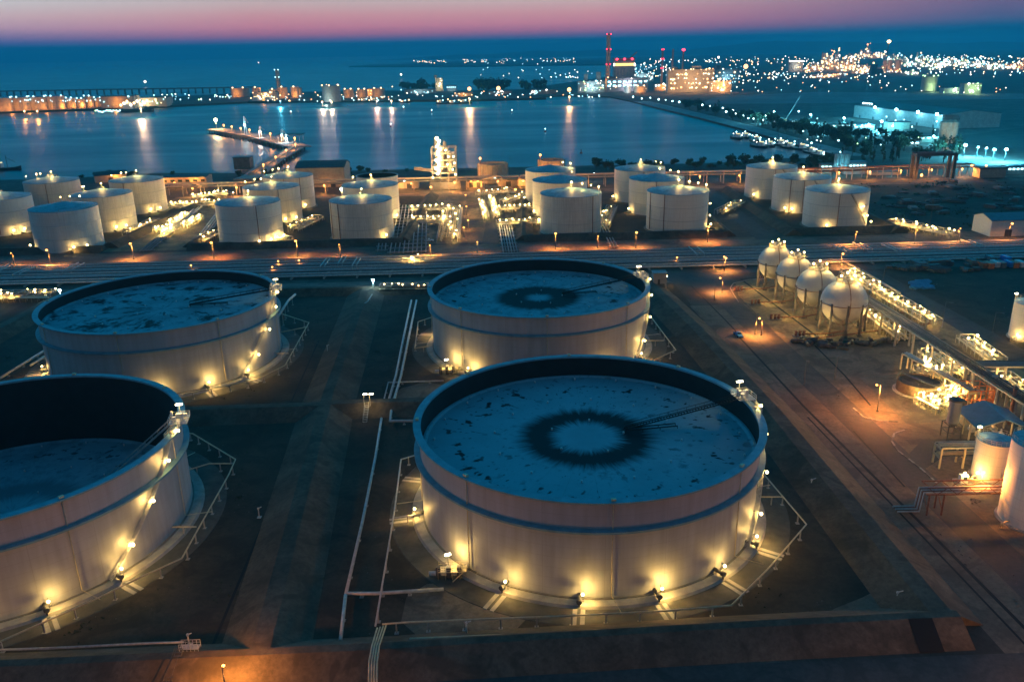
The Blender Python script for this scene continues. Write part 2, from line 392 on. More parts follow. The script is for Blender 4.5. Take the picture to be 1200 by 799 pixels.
# harbour spit across the bay
spit = [(-3200, 2180), at(-20, 133), at(60, 130), at(130, 128), at(200, 124.5), at(290, 120), at(330, 119.5), at(400, 119), at(470, 118.5), at(560, 117.5), at(640, 115.5), (62, 2083), (62, 2500), (-200, 2480), at(450, 107), at(330, 109), at(260, 111), at(150, 117), (-3200, 2300)]
structure('harbour_ground', MB().prism(spit, -6, 1.5), 'land')
# distant coast and hills
structure('distant_coast', MB().prism([(-1500, 8300), (-300, 7000), (250, 6900), (700, 6500), (1500, 7400), (1500, 9500), (-1500, 9500)], -4, 5), 'land')
def ridge_hill(x0, x1, y, hs, name):
    h = MB(); n = len(hs); b = 0
    for i, hh in enumerate(hs):
        x = x0 + (x1 - x0) * i / (n - 1)
        for dy, k in ((-900, 0), (-350, .62), (0, 1), (500, .6), (1100, 0)): h.v.append((x + random.uniform(-60, 60), y + dy, hh * k * random.uniform(.93, 1.07)))
    for i in range(n - 1):
        for k in range(4): a = i * 5 + k; h.face((a, a + 1, a + 6, a + 5), True)
    return structure(name, h, 'hill')
hs = [0, 40, 70, 90, 130, 160, 200, 225, 205, 190, 185, 170, 140, 150, 135, 120, 110, 125, 110, 90, 80, 60, 40, 0]
ridge_hill(2300, 11500, 16500, hs, 'hills')
ridge_hill(-2500, 4200, 17500, [0, 30, 55, 80, 70, 95, 120, 100, 110, 130, 100, 80, 60, 0], 'far_hills')

# bund floors, roads and yards: thin sheets each above the one below
def sheet(name, pts, z, m): 
    s = MB(); s.v = [(x, y, z) for x, y in pts]; 
    ar = sum(pts[i][0] * pts[(i + 1) % len(pts)][1] - pts[(i + 1) % len(pts)][0] * pts[i][1] for i in range(len(pts)))
    s.face(tuple(range(len(pts))) if ar > 0 else tuple(range(len(pts)))[::-1]); return structure(name, s, m)
sheet('bund_floor', [(-210, 116), (80, 126), (76, 372), (-220, 366)], .004, 'bund')
SL = .030
yl = lambda x, y0: y0 + SL * x
def ew_band(name, x0, x1, ya, yb, z, m): return sheet(name, [(x0, yl(x0, ya)), (x1, yl(x1, ya)), (x1, yl(x1, yb)), (x0, yl(x0, yb))], z, m)
M['lamplit_road'] = mat('lamplit_pale_road', (.15, .125, .10), .85, 0, .06, .35)  # asphalt tone raised for the orange lamp bands; their glow put into the colour
ew_band('road', -700, 900, 447, 459, .012, 'lamplit_road')
ew_band('road_verge', -700, 900, 443, 464, .004, 'dirt')
ew_band('pipe_track_bed', -700, 900, 394, 441, .004, 'bund')
ew_band('road', -700, 84, 372.5, 388, .012, 'lamplit_road')
# north south road beside the right hand bund, with the sweep into the cross road
L, Rr = [], []
for y in range(60, 345, 12): t = (y - 120) / 230; L.append((100 - 12 * t, y)); Rr.append((109 - 11 * t, y))
L += [(87, 358), (83, 368), (74, 376)]; Rr += [(98.5, 352), (99.5, 366), (104, 376)]
L.append((70, 390)); Rr.append((108, 391))
structure('road', MB().strip(L, Rr, .016), 'asphalt')
L = [(x - 3, y) for x, y in L[:24]]; Rv = [(x + 3, y) for x, y in Rr[:24]]
structure('road_verge', MB().strip([(a - 10, b) for a, b in L], Rv, .008), 'dirt')
sheet('road', [(108, 391), (84, 388), (250, 393), (250, 404), (108, 400)], .020, 'asphalt')
sheet('sphere_yard', [(101, 288), (160, 288), (160, 376), (112, 376), (104, 370), (100, 350)], .012, 'slab_yellow')
sheet('process_yard', [(97, 206), (160, 206), (160, 286), (100, 286)], .010, 'dirt')
sheet('works_yard', [(106, 90), (185, 90), (185, 203), (98, 203)], .010, 'dirt')
sheet('skid_paving', [(113, 216), (136, 219), (137, 256), (114, 252)], .016, 'paving')
sheet('road', [(100, 192), (112, 205), (175, 208), (175, 199), (114, 196), (104, 188)], .024, 'asphalt')
sheet('road', [(173, 120), (184, 120), (181, 300), (176, 388), (168, 388), (170, 300)], .016, 'asphalt')
sheet('rack_yard', [(160, 206), (173, 206), (170, 388), (160, 388)], .010, 'slab_yellow')
sheet('open_yard', [(184, 200), (420, 200), (420, 398), (178, 398)], .006, 'bund')
sheet('scrap_yard', [(215, 478), (520, 486), (520, 640), (222, 640)], .004, 'bund')
sheet('road', [(140, 462), (152, 462), (158, 640), (148, 640)], .014, 'asphalt')
sheet('process_yard', [(-60, 466), (10, 468), (10, 655), (-62, 655)], .004, 'dirt')
sheet('road', [(-16, 464), (-4, 464), (-2, 655), (-14, 655)], .014, 'asphalt')
sheet('process_yard', [(-238, 462), (-178, 464), (-182, 655), (-262, 655)], .004, 'slab_yellow')
ew_band('road', -420, 560, 640, 654, .012, 'dirt')
ew_band('road', -60, 130, 92, 118, .012, 'asphalt')
for x0, x1 in ((-345, -236), (-178, -66), (10, 122), (168, 222)):
    sheet('bund_floor', [(x0, 466), (x1, 468), (x1, 636), (x0, 634)], .006, 'bund')

def bank(pts, z, top, base, name='earth_bank', m='bank', z0=-.05):
    b = MB(); n = len(pts); rows = []
    for i, p in enumerate(pts):
        a = Vector(pts[max(0, i - 1)]); c = Vector(pts[min(n - 1, i + 1)]); d = (c - a).normalized(); nn = Vector((-d.y, d.x)); p = Vector(p)
        for o, zz in ((-base / 2, z0), (-top / 2, z), (top / 2, z), (base / 2, z0)): q = p + nn * o; b.v.append((q.x, q.y, zz))
    for i in range(n - 1):
        for k in range(3): a = i * 4 + k; b.face((a, a + 4, a + 5, a + 1))
    b.face((0, 1, 2, 3)); e = (n - 1) * 4; b.face((e + 3, e + 2, e + 1, e))
    o = b.build(name, m); o['kind'] = 'structure'; return o
def sub(p, q, k): return [(p[0] + (q[0] - p[0]) * i / k, p[1] + (q[1] - p[1]) * i / k) for i in range(k + 1)]
BZ = 3.0
bank([(-46, 121), (-52, 180), (-58, 240), (-66, 364)], BZ, 3.4, 17)
bank([(-230, 228), (-140, 229), (-58, 232)], BZ - .03, 3, 14)
bank([(-56, 233), (10, 235), (74, 236)], BZ - .03, 3, 13)
bank([(-240, 366), (-64, 366.5), (70, 367)], BZ - .02, 3, 11)
bank([(79, 128), (76, 220), (70, 300), (65, 345), (62, 366)], BZ - .01, 4, 17)
bank([(-210, 116.6), (-90, 119.5), (-26, 122), (40, 126), (82, 128)], BZ + .02, 1.8, 13, m='bank')
bank([(-205, 120), (-205, 366)], BZ, 4, 14)
# low bunds round the cone roofed tanks
for x0, x1 in ((-350, -232), (-184, -62), (8, 126), (164, 226)):
    bank([(x0, 464.5 + SL * x0 + 7), (x1, 464.5 + SL * x1 + 7)], 3.2, 2, 11)
    bank([(x0, 470), (x0 + 3, 636)], 3.2, 2, 11); bank([(x1, 472), (x1 + 3, 638)], 3.2, 2, 11)
# black tarpaulin chute on the outer slope
def slope_z(y, yc, top=4, base=15): return BZ * max(0, 1 - (abs(y - yc) - top / 2) / ((base - top) / 2))
tp = MB(); yc = 127.6
tp.v = [(72, yc - .9, BZ + .06), (76.5, yc - .8, BZ + .06), (76.5, yc - 6.4, .12), (72, yc - 6.6, .12)]; tp.face((0, 1, 2, 3)[::-1])
tag(tp.build('tarpaulin', 'black'), 'black tarpaulin laid down the outer bank slope at lower right', 'tarpaulin')

# kerbs
def kerb(pts, name='kerb', w=.3, h=.14, blocks=False):
    k = MB(); 
    for p, q in zip(pts[:-1], pts[1:]):
        if blocks:
            L_ = math.dist(p, q); n = max(1, int(L_ / 2.2))
            for i in range(n):
                k.m = i % 2; a = i / n; b2 = (i + 1) / n
                k.bar((p[0] + (q[0] - p[0]) * a, p[1] + (q[1] - p[1]) * a, h / 2), (p[0] + (q[0] - p[0]) * b2, p[1] + (q[1] - p[1]) * b2, h / 2), w, h)
        else: k.bar((*p, h / 2), (*q, h / 2), w, h)
    o = k.build(name, ['kerb_paint', 'dark_steel'] if blocks else 'concrete'); o['kind'] = 'structure'; return o
def arc(cx, cy, r, a0, a1, n=14): return [P(cx, cy, r, a0 + (a1 - a0) * i / n) for i in range(n + 1)]
M['kerb_paint'] = mat('worn_kerb_paint', (.30, .29, .27), .8, 0, 1.5, .3)
kerb([at(1000, 478)] + [at(x, y) for x, y in ((1012, 489), (1030, 493), (1052, 494))], blocks=True, w=.5)
kerb([at(x, y) for x, y in ((1060, 504), (1048, 508), (1045, 517), (1052, 528), (1078, 548), (1098, 566))], blocks=True, w=.5)
kerb([(109, 85), (110, 150)], blocks=True, w=.5)
kerb([(97.5, 340), (98.5, 352), (99.5, 362), (103, 370), (112, 376), (130, 377)])
kerb([at(1010, 318), at(1055, 345)], w=.5, h=.9); kerb([at(985, 306), at(1008, 317)], w=.5, h=.9)
# drains: dark channels let into the ground
def drain(pts, w=.7, z=.028):
    d = MB(); L, R_ = [], []
    for i, p in enumerate(pts):
        a = Vector(pts[max(0, i - 1)]); c = Vector(pts[min(len(pts) - 1, i + 1)]); dd = (c - a).normalized()
        L.append((p[0] - dd.y * w / 2, p[1] + dd.x * w / 2)); R_.append((p[0] + dd.y * w / 2, p[1] - dd.x * w / 2))
    structure('drain', d.strip(R_, L, z), 'black')
sheet('sand_patch', [at(*q) for q in ((476, 700), (500, 684), (528, 682), (560, 700), (620, 722), (604, 738), (540, 741), (488, 744), (470, 728))], .018, 'dirt')
sheet('sand_patch', [at(*q) for q in ((448, 478), (470, 455), (500, 447), (522, 452), (500, 478), (470, 486))], .018, 'dirt')
sheet('sand_patch', [at(*q) for q in ((1010, 700), (1030, 690), (1060, 712), (1020, 716), (960, 722), (980, 712))], .018, 'dirt')
sheet('sand_patch', [at(*q) for q in ((826, 402), (860, 408), (880, 440), (862, 450), (836, 430))], .018, 'dirt')
drain([at(868, 327), at(905, 355), at(957, 394)], .9)
drain([at(868, 327), at(920, 322)], .9)
drain([(-56.5, 124), (-59, 170), (-63, 222)], .6, .03); drain([(-39, 127), (-44, 180), (-49, 226)], .6, .03)
drain([(-74, 300), (-70, 240)], .5, .03)
drain([(96, 100), (92.5, 160), (88, 230), (85.5, 300)], .8); drain([(93, 100), (90, 160), (86.5, 222)], .5)
drain([at(955, 405), at(990, 440), at(1020, 475)], .6); drain([at(1000, 505), at(1060, 570)], .5)
drain([at(810, 335), at(850, 375), at(866, 392)], .6)

# ================================================================== the four floating roof tanks
R_T, H_T = 39.2, 22.5
M['tank_rim'] = mat('weathered_sky_tinted_rim', (.15, .30, .36), .6, 0, .4, .2)  # white rim; the blue of the sky above is put into the colour
def helix(mb, r, w, z0, z1, a0, a1, n, rails=True):
    """stair winding up a tank wall: treads, stringer and handrail"""
    for i in range(n):
        t = (i + .5) / n; a = math.radians(a0 + (a1 - a0) * t); z = z0 + (z1 - z0) * t
        mb.box((r + w / 2) * math.cos(a), (r + w / 2) * math.sin(a), z, w, math.radians(abs(a1 - a0)) * r / n * 1.05, .08, a)
    m = max(8, n // 4)
    for rr, dz, th in ((r + w, -.1, .22), (r + w, 1.05, .09), (r + w, .55, .06)):
        pts = [(rr * math.cos(math.radians(a0 + (a1 - a0) * i / m)), rr * math.sin(math.radians(a0 + (a1 - a0) * i / m)), z0 + (z1 - z0) * i / m + dz) for i in range(m + 1)]
        for p, q in zip(pts[:-1], pts[1:]): mb.bar(p, q, .08, th)
    for i in range(0, m + 1):
        a = math.radians(a0 + (a1 - a0) * i / m); z = z0 + (z1 - z0) * i / m; mb.bar(((r + w) * math.cos(a), (r + w) * math.sin(a), z), ((r + w) * math.cos(a), (r + w) * math.sin(a), z + 1.05), .06)
    return mb
def rail_ring(mb, r, z, a0, a1, n, h=1.1):
    pts = [(*P(0, 0, r, a0 + (a1 - a0) * i / n), z) for i in range(n + 1)]
    for k in (h, h / 2):
        for p, q in zip(pts[:-1], pts[1:]): mb.bar((p[0], p[1], z + k), (q[0], q[1], z + k), .06)
    for p in pts: mb.bar(p, (p[0], p[1], z + h), .06)
    return mb

def big_tank(label, cx, cy, roof_z, rmat, base_l, stair_l, spots_power=1350, lad=29.5):
    t = Thing('storage_tank', label, 'tank', (cx, cy, 0), 'floating roof tanks in the front bunds')
    pt = lambda n, mb, m, par=None, lab=None: t.part(n, mb, m, par, lab, local=True)
    pt('foundation_ring', MB().lathe([(42.0, 0), (41.6, .62), (39.1, .66)], 128), 'concrete')
    pt('apron', MB().lathe([(47.2, .012), (47.0, .10), (42.0, .14)], 96), 'apron')
    pt('shell', MB().lathe([(R_T, .6), (R_T, H_T)], 160), 'tank_white')
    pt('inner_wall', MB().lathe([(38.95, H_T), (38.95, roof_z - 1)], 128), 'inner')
    pt('base_angle', MB().lathe([(39.6, .66), (39.6, .82), (39.2, .86)], 128), 'concrete_dark')
    pt('top_girder', MB().lathe([(39.25, 22.30), (40.45, 22.36), (40.5, 22.74), (38.75, 22.78), (38.72, 22.3)], 160), 'tank_rim')
    pt('wind_girder', MB().lathe([(39.25, 15.85), (40.55, 15.95), (40.6, 16.45), (39.25, 16.5)], 160), 'tank_rim')
    rf = MB(); rf.lathe([(38.9, roof_z - .9), (38.75, roof_z + .35), (38.2, roof_z + .38), (37.6, roof_z)], 128); rf.disc(37.62, roof_z, 128)
    roof = pt('floating_roof', rf, rmat)
    v = MB()
    for rr, n in ((36, 20), (22, 12), (9, 5)):
        for i in range(n): a = 360 * i / n + rr; x, y = P(0, 0, rr, a); v.tube([(x, y, roof_z), (x, y, roof_z + .55)], .22, 6); 
    pt('roof_leg_sleeve', v, 'white', roof)['kind'] = 'stuff'
    # rolling ladder and its track
    A = 10.5; x0, y0 = P(0, 0, 38.3, A); dzl = 23.0 - roof_z; run = math.sqrt(max(20, lad * lad - dzl * dzl)); x1, y1 = P(0, 0, 38.3 - run, A + 3)
    ld = MB(); d = Vector((x1 - x0, y1 - y0, 0)).normalized(); nx, ny = -d.y * .55, d.x * .55
    for s_ in (-1, 1):
        for dz_, th in ((0, .28), (1.0, .12)): ld.bar((x0 + nx * s_, y0 + ny * s_, 23.1 + dz_), (x1 + nx * s_, y1 + ny * s_, roof_z + .9 + dz_), .08, th)
        for i in range(14): k = i / 13; ld.bar((x0 + (x1 - x0) * k + nx * s_, y0 + (y1 - y0) * k + ny * s_, 23.1 + (roof_z + .9 - 23.1) * k), (x0 + (x1 - x0) * k + nx * s_, y0 + (y1 - y0) * k + ny * s_, 24.1 + (roof_z + .9 - 23.1) * k), .06)
    for i in range(40): k = (i + .5) / 40; ld.box(x0 + (x1 - x0) * k, y0 + (y1 - y0) * k, 23.1 + (roof_z + .9 - 23.1) * k, .25, 1.1, .05, math.atan2(d.y, d.x))
    pt('rolling_ladder', ld, 'pale_pipe' if roof_z < 10 else 'inner')
    tr = MB(); e = Vector((x1, y1, 0)); 
    for s_ in (-1, 1):
        tr.bar((x1 + nx * s_ * 1.3, y1 + ny * s_ * 1.3, roof_z + .7), (x1 - d.x * 13 + nx * s_ * 1.3, y1 - d.y * 13 + ny * s_ * 1.3, roof_z + .7), .18, .25)
        for i in range(4): k = i / 3 * 13; tr.bar((x1 - d.x * k + nx * s_ * 1.3, y1 - d.y * k + ny * s_ * 1.3, roof_z), (x1 - d.x * k + nx * s_ * 1.3, y1 - d.y * k + ny * s_ * 1.3, roof_z + .7), .14)
    pt('ladder_track', tr, 'inner')
    # gauging platform on the rim
    px_, py_ = P(0, 0, 39.6, 12); ra = math.radians(12)
    pf = MB(); pf.box(px_, py_, 22.95, 4.2, 5.0, .12, ra)
    rx = lambda a, b: (px_ + a * math.cos(ra) - b * math.sin(ra), py_ + a * math.sin(ra) + b * math.cos(ra))
    cs = [rx(-2.1, -2.5), rx(2.1, -2.5), rx(2.1, 2.5), rx(-2.1, 2.5)]
    for i in range(4):
        p, q = cs[i], cs[(i + 1) % 4]
        for z in (23.5, 24.05): pf.bar((*p, z), (*q, z), .07)
        pf.bar((*p, 22.9), (*p, 24.05), .09)
        pf.bar(((p[0] + q[0]) / 2, (p[1] + q[1]) / 2, 22.9), ((p[0] + q[0]) / 2, (p[1] + q[1]) / 2, 24.05), .07)
    pf.bar((*rx(0, 2.3), 22.9), (*rx(0, 2.3), 25.9), .12)
    plat = pt('gauging_platform', pf, 'pale_pipe')
    eq = MB()
    for a, b, h in ((-.9, -1.2, 1.3), (.6, -.2, 1.7), (-.4, 1.2, 1.1), (1.2, 1.5, .9)): x, y = rx(a, b); pt('gauge_cabinet', MB().box(x, y, 23 + h / 2, .8, .7, h, ra), 'white', plat)
    eq.tube([(*rx(-1.5, .2), 23), (*rx(-1.5, .2), 25.2)], .28, 8)
    pt('gauge', eq, 'white', plat)
    x, y = rx(0, 2.3); pt('tube_lamp', MB().box(x, y, 25.95, 1.5, .5, .22, ra), 'b_tube', plat)
    t.light((*rx(0, 1.2), 26.2), 700, WARM, .3, local=True)
    # walkway along the rim from the stair head
    wk = MB(); rail_ring(wk, 40.5, 22.8, -2, 12, 14); pt('rim_handrail', wk, 'pale_pipe'); wk = MB(); rail_ring(wk, 39.0, 22.8, -2, 9, 12); pt('rim_handrail', wk, 'pale_pipe')
    st = MB(); helix(st, 39.35, 1.0, .9, 22.6, -35, -1, 110); pt('spiral_stair', st, 'pale_pipe')
    # foam pipes down the wall
    for k in range(8):
        a = -133 + 45 * k; m_ = MB(); m_.tube([(*P(0, 0, 39.55, a), 23.0), (*P(0, 0, 39.55, a), 1.6), (*P(0, 0, 45.5, a + 1.5), 1.6)], .11, 6)
        m_.box(*P(0, 0, 39.6, a), 22.9, .7, .9, .7, math.radians(a)); pt('foam_pipe', m_, 'yellow_pipe')
    # mixers with floodlights round the foot
    for a in base_l:
        ra2 = math.radians(a); x, y = P(0, 0, 40.6, a); mx = MB()
        mx.tube([(*P(0, 0, 39.2, a), 1.6), (*P(0, 0, 41.2, a), 1.6)], .38, 10); mx.tube([(*P(0, 0, 41.2, a), 1.6), (*P(0, 0, 42.0, a), 1.6)], .55, 10)
        mx.bar((*P(0, 0, 41.6, a), .2), (*P(0, 0, 41.6, a), 1.6), .3); mx.bar((*P(0, 0, 40.4, a + 1), .6), (*P(0, 0, 40.4, a + 1), 3.4), .1); mx.bar((*P(0, 0, 40.4, a + 1), 3.3), (*P(0, 0, 41.4, a + 1), 3.3), .08)
        m_ = pt('mixer', mx, 'dark_steel')
        pt('floodlight', MB().ball((*P(0, 0, 41.35, a + .9), 3.1), .3, 8, 5), 'b_warm', m_)
        sl = MB()
        for s_ in (-1.9, 1.9):
            p0, p1 = P(0, 0, 42.1, a + s_ * .55), P(0, 0, 47.3, a + s_ * .5); sl.bar((*p0, .16), (*p1, .08), .9, .12)
        pt('access_strip', sl, 'concrete')
        t.light((*P(0, 0, 41.9, a + 2.1), 2.9), spots_power * random.uniform(.75, 1.5), WARM, .3, local=True)
    for a, z in stair_l:
        lb = MB(); lb.bar((*P(0, 0, 39.3, a), z + .3), (*P(0, 0, 40.9, a), z + .3), .08); br = pt('stair_lamp_bracket', lb, 'dark_steel')
        pt('stair_lamp', MB().ball((*P(0, 0, 41.1, a), z), .34, 8, 5), 'b_warm', br)
        t.light((*P(0, 0, 40.75, a - .4), z + .1), spots_power * .6, WARM, .2, local=True)
    return t

base_a = [-119, -97, -75, -53, -33, 165, -170]
st_all = [(-27, 6.6), (-17, 13.2), (-7, 19.2), (2, 23.4)]
T = {}
T[4] = big_tank('nearest white floating roof tank, its blue roof marked by a dark ring stain', 17.2, 176.8, 16.9, roof_mat('roof_deck_ring_stain', 1, 1, .0, 3.1), base_a, st_all)
T[3] = big_tank('white floating roof tank with dark ring stain, directly behind the nearest tank', 10.0, 292.4, 17.6, roof_mat('roof_deck_ring_and_puddles', 1, 1.0, .4, 7.7, .10), [-128, -60, -33, 165], [(-27, 6.6), (-17, 13.2), (-7, 19.2), (2, 23.4)])
T[1] = big_tank('white floating roof tank with smeared wet streaks over its roof, at back left', -124.5, 283.7, 18.6, roof_mat('roof_deck_wet_streaks', .25, .3, 1, 11.3), [-160, -75, -53, -33, 150], [(-24, 6.6), (-13, 13.2), (-3, 19.2), (3, 23.4)])
T[2] = big_tank('white tank cut off at the left edge, its spotted roof sunk deep inside', -117.1, 169.3, 3.9, roof_mat('roof_deck_spots', .55, .8, .35, 15.9), [-97, -75, -53, -33], st_all)

# ------------------------------------------------------------------ pipework on the bund floors
def pipeline(name, label, runs, r, m, z=1.0, post=6.0, group=None, cat='pipe', postm='concrete', posts=True):
    p0 = at(*runs[0][0][:2], z); t = Thing(name, label, cat, (*p0, 0), group); cnt = 0
    for run in runs:
        pts = [(*at(*q[:2], q[2] if len(q) > 2 else z), q[2] if len(q) > 2 else z) for q in run]
        t.part('pipe_run', MB().tube(pts, r, 8), m)
        if not posts: continue
        for p, q in zip(pts[:-1], pts[1:]):
            n = max(1, int(math.dist(p, q) / post))
            for i in range(n):
                k = (i + .5) / n; x, y, zz = (p[j] + (q[j] - p[j]) * k for j in range(3)); pm = MB()
                if zz - r > .25 and cnt < 70:
                    pm.bar((x, y, 0), (x, y, zz - r), .26); pm.box(x, y, .06, .8, .8, .12); t.part('post', pm, postm); cnt += 1
    return t
pipeline('foam_pipe_loop', 'pale foam pipe on posts running round the right side of the nearest tank', [[(448, 731), (480, 728.5), (650, 722), (770, 716), (857, 709), (902, 664), (945, 614), (893, 553)], [(918, 582), (891, 582)], [(480, 748), (650, 741), (860, 730)]], .17, 'yellow_pipe', 2.3, 6.5, 'foam pipe loops')
pipeline('foam_pipe_loop', 'pale foam pipe along the left side of the nearest tank down to the bank', [[(487, 533), (470, 538), (462, 600), (440, 733)], [(461, 607), (494, 602)]], .19, 'pale_pipe', 2.3, 7, 'foam pipe loops')
pipeline('foam_pipe_loop', 'pale foam pipe on posts left of the ring stained tank behind', [[(505, 372), (490, 377), (486, 408), (506, 405)]], .17, 'yellow_pipe', 2.3, 6, 'foam pipe loops')
pipeline('foam_pipe_loop', 'pale foam pipe forming a corner right of the ring stained tank behind', [[(762, 370), (792, 410), (766, 422)], [(778, 399), (758, 399)]], .2, 'yellow_pipe', 2.3, 6, 'foam pipe loops')
pipeline('foam_pipe_loop', 'pale foam pipe round the wet streaked tank at left', [[(328, 367), (362, 378), (334, 428), (300, 445), (215, 462)], [(360, 383), (330, 389)], [(338, 414), (321, 414)]], .18, 'yellow_pipe', 2.3, 5.5, 'foam pipe loops')
pipeline('foam_pipe_loop', 'pale foam pipe zigzag on posts beside the tank at the left edge', [[(219, 507), (226, 508), (276, 538), (268, 556), (213, 654), (160, 678), (105, 705), (30, 738), (-30, 765)], [(270, 543), (245, 543), (215, 552)], [(230, 617), (199, 617)]], .18, 'yellow_pipe', 2.3, 5.5, 'foam pipe loops')
pipeline('pipe_bundle', 'bundle of four cream pipes crossing the bank at the bottom centre', [[(447 + d, 734 - d * .3, 2.2), (440 + d * .8, 756, 3.5), (437 + d * .9, 775, 3.5), (436 + d * .9, 830, .8)] for d in (-5, -1.5, 2, 5.5)], .16, 'yellow_pipe', 2.2, 8, posts=False)
pipeline('product_pipe', 'pair of long pale pipes down the bund left of the back tank', [[(488, 352), (478, 400), (470, 440), (459, 478), (457, 493), (490, 493)], [(482, 352), (472, 400), (464, 440), (453, 478)]], .42, 'pale_pipe', 1.2, 12)
pipeline('product_pipe', 'long blue lit pipe down the bund left of the nearest tank', [[(447, 490), (440, 535), (425, 610), (405, 697)], [(407, 695), (440, 695), (520, 690)], [(405, 697), (399, 750)]], .36, 'pale_pipe', .9, 12)
pipeline('product_pipe', 'pipe crossing the bund floor in front of the back tank', [[(520, 446), (455, 448), (450, 468)]], .25, 'pale_pipe', .8, 9)
pipeline('product_pipe', 'sloping pale pipe between bank and wet streaked tank', [[(52, 411), (0, 443)], [(52, 418), (36, 428)]], .45, 'pale_pipe', 1.2, 9)
pipeline('drain_pipe', 'straight thin pipe along the foot of the bank between the left and right tanks', [[(436, 345, 3.4), (431, 353, 3.3), (411, 367, .6), (373, 465, .6)]], .28, 'steel', .6, 9)
pipeline('drain_pipe', 'pale pipe along the bank crest at bottom left', [[(0, 761), (60, 759), (180, 753), (215, 752)]], .2, 'steel', 3.4, 9, posts=False)
pipeline('inlet_pipe', 'short pale pipe leaving the wet streaked tank toward the road', [[(325, 372, 8), (338, 352, 3.5), (346, 345, 3.5)]], .5, 'pale_pipe', 3, 8)

# inlet valves at the foot of tanks
def valve_station(label, px, py, scale=1.0, power=260):
    x, y = at(px, py); t = Thing('valve_station', label, 'valve station', (x, y, 0), 'lit valve stations')
    m = MB(); m.tube([(x - 5, y, 1), (x + 1, y, 1), (x + 5.5, y + 4.5, 1.4)], .5, 10); t.part('inlet_pipe', m, 'pale_pipe')
    m = MB()
    for k in range(3): m.tube([(x - 3 + k * 2.2, y - .4, .2), (x - 3 + k * 2.2, y - .4, 2.2)], .55, 8); m.box(x - 3 + k * 2.2, y - .4, 2.6, .9, .9, .7)
    t.part('valve', m, 'dark_steel')
    m = MB(); m.box(x, y, 1.9, 6, 2.2, .1); 
    for i in range(5): m.bar((x - 3 + 1.5 * i, y + 1.1, 1.9), (x - 3 + 1.5 * i, y + 1.1, 3), .07); m.bar((x - 3 + 1.5 * i, y - 1.1, 0), (x - 3 + 1.5 * i, y - 1.1, 3), .07)
    for z in (2.5, 3): m.bar((x - 3, y + 1.1, z), (x + 3, y + 1.1, z), .06); m.bar((x - 3, y - 1.1, z), (x + 3, y - 1.1, z), .06)
    t.part('walkway', m, 'yellow_pipe')
    m = MB(); m.bar((x - 1, y + 1.4, 0), (x - 1, y + 1.4, 4.6), .12); t.part('lamp_post', m, 'steel')
    t.part('lamp', MB().box(x - 1, y + 1.2, 4.7, 1.2, .5, .25, .4), 'b_tube'); t.light((x + .2, y + 2.0, 3.9), power, WARM, .3)
    return t
valve_station('lit valve station at the left foot of the nearest tank', 531, 676, power=1500)
valve_station('lit valve station at the left foot of the ring stained tank behind', 527, 438, power=2200)

def bund_stair(label, px, py, z, lamps, rz=0.0):
    x, y = at(px, py, 0); t = Thing('bank_stair', label, 'stairway', (x, y, 0))
    m = MB()
    for s_ in (-.6, .6): m.bar((x + s_, y - 4, 0), (x + s_, y + 1.5, z), .1, .2); m.bar((x + s_, y - 4, 1.1), (x + s_, y + 1.5, z + 1.1), .07)
    for i in range(11): k = i / 10; m.box(x, y - 4 + 5.5 * k, z * k, 1.2, .3, .06)
    for i in range(4):
        for s_ in (-.6, .6): k = i / 3; m.bar((x + s_, y - 4 + 5.5 * k, z * k), (x + s_, y - 4 + 5.5 * k, z * k + 1.1), .06)
    t.part('stair_flight', m, 'steel')
    for s_ in lamps:
        m = MB(); m.bar((x + s_, y + 2, z - .4), (x + s_, y + 2, z + 3.6), .12); m.bar((x + s_, y + 2, z + 3.6), (x + s_ + .7, y + 2, z + 3.6), .1); t.part('lamp_post', m, 'steel')
        t.part('lamp', MB().box(x + s_ + .5, y + 2, z + 3.5, 1.1, .5, .25), 'b_tube')
    if lamps: t.light((x + sum(lamps) / len(lamps) + .5, y + 1.6, z + 3.0), 420, WARM, .3)
    return t
bund_stair('steel stair with two lit lamps on the bank between the tanks', 430, 488, BZ, (-.9, .9))

# steel stile over the outer bank at bottom left
x, y = at(222, 765, 2.6); t = Thing('bank_stile', 'steel stile with handrails over the outer bank at bottom left', 'stairway', (x, y, 0))
m = MB(); m.box(x, y + .6, BZ + .5, 3.4, 1.3, .1)
for s_ in (-.65, .65):
    m.bar((x - 1.7, y + .6 + s_, BZ + 1.5), (x + 1.7, y + .6 + s_, BZ + 1.5), .07); m.bar((x - 1.7, y + .6 + s_, BZ + 1.0), (x + 1.7, y + .6 + s_, BZ + 1.0), .05)
    for i in range(6): m.bar((x - 1.7 + .68 * i, y + .6 + s_, BZ), (x - 1.7 + .68 * i, y + .6 + s_, BZ + 1.5), .06)
t.part('walkway', m, 'steel')
m = MB()
for s_ in (-.6, .6): m.bar((x - 1.6 + s_, y, BZ + .5), (x - 2.0 + s_, y - 7.5, 0.1), .1, .2); m.bar((x - 1.6 + s_, y, BZ + 1.5), (x - 2.0 + s_, y - 7.5, 1.1), .06)
for i in range(14): k = i / 13; m.box(x - 1.6 - .4 * k, y - 7.5 * k, (BZ + .5) * (1 - k) + .1, 1.2, .3, .06)
t.part('stair_flight', m, 'dark_steel')

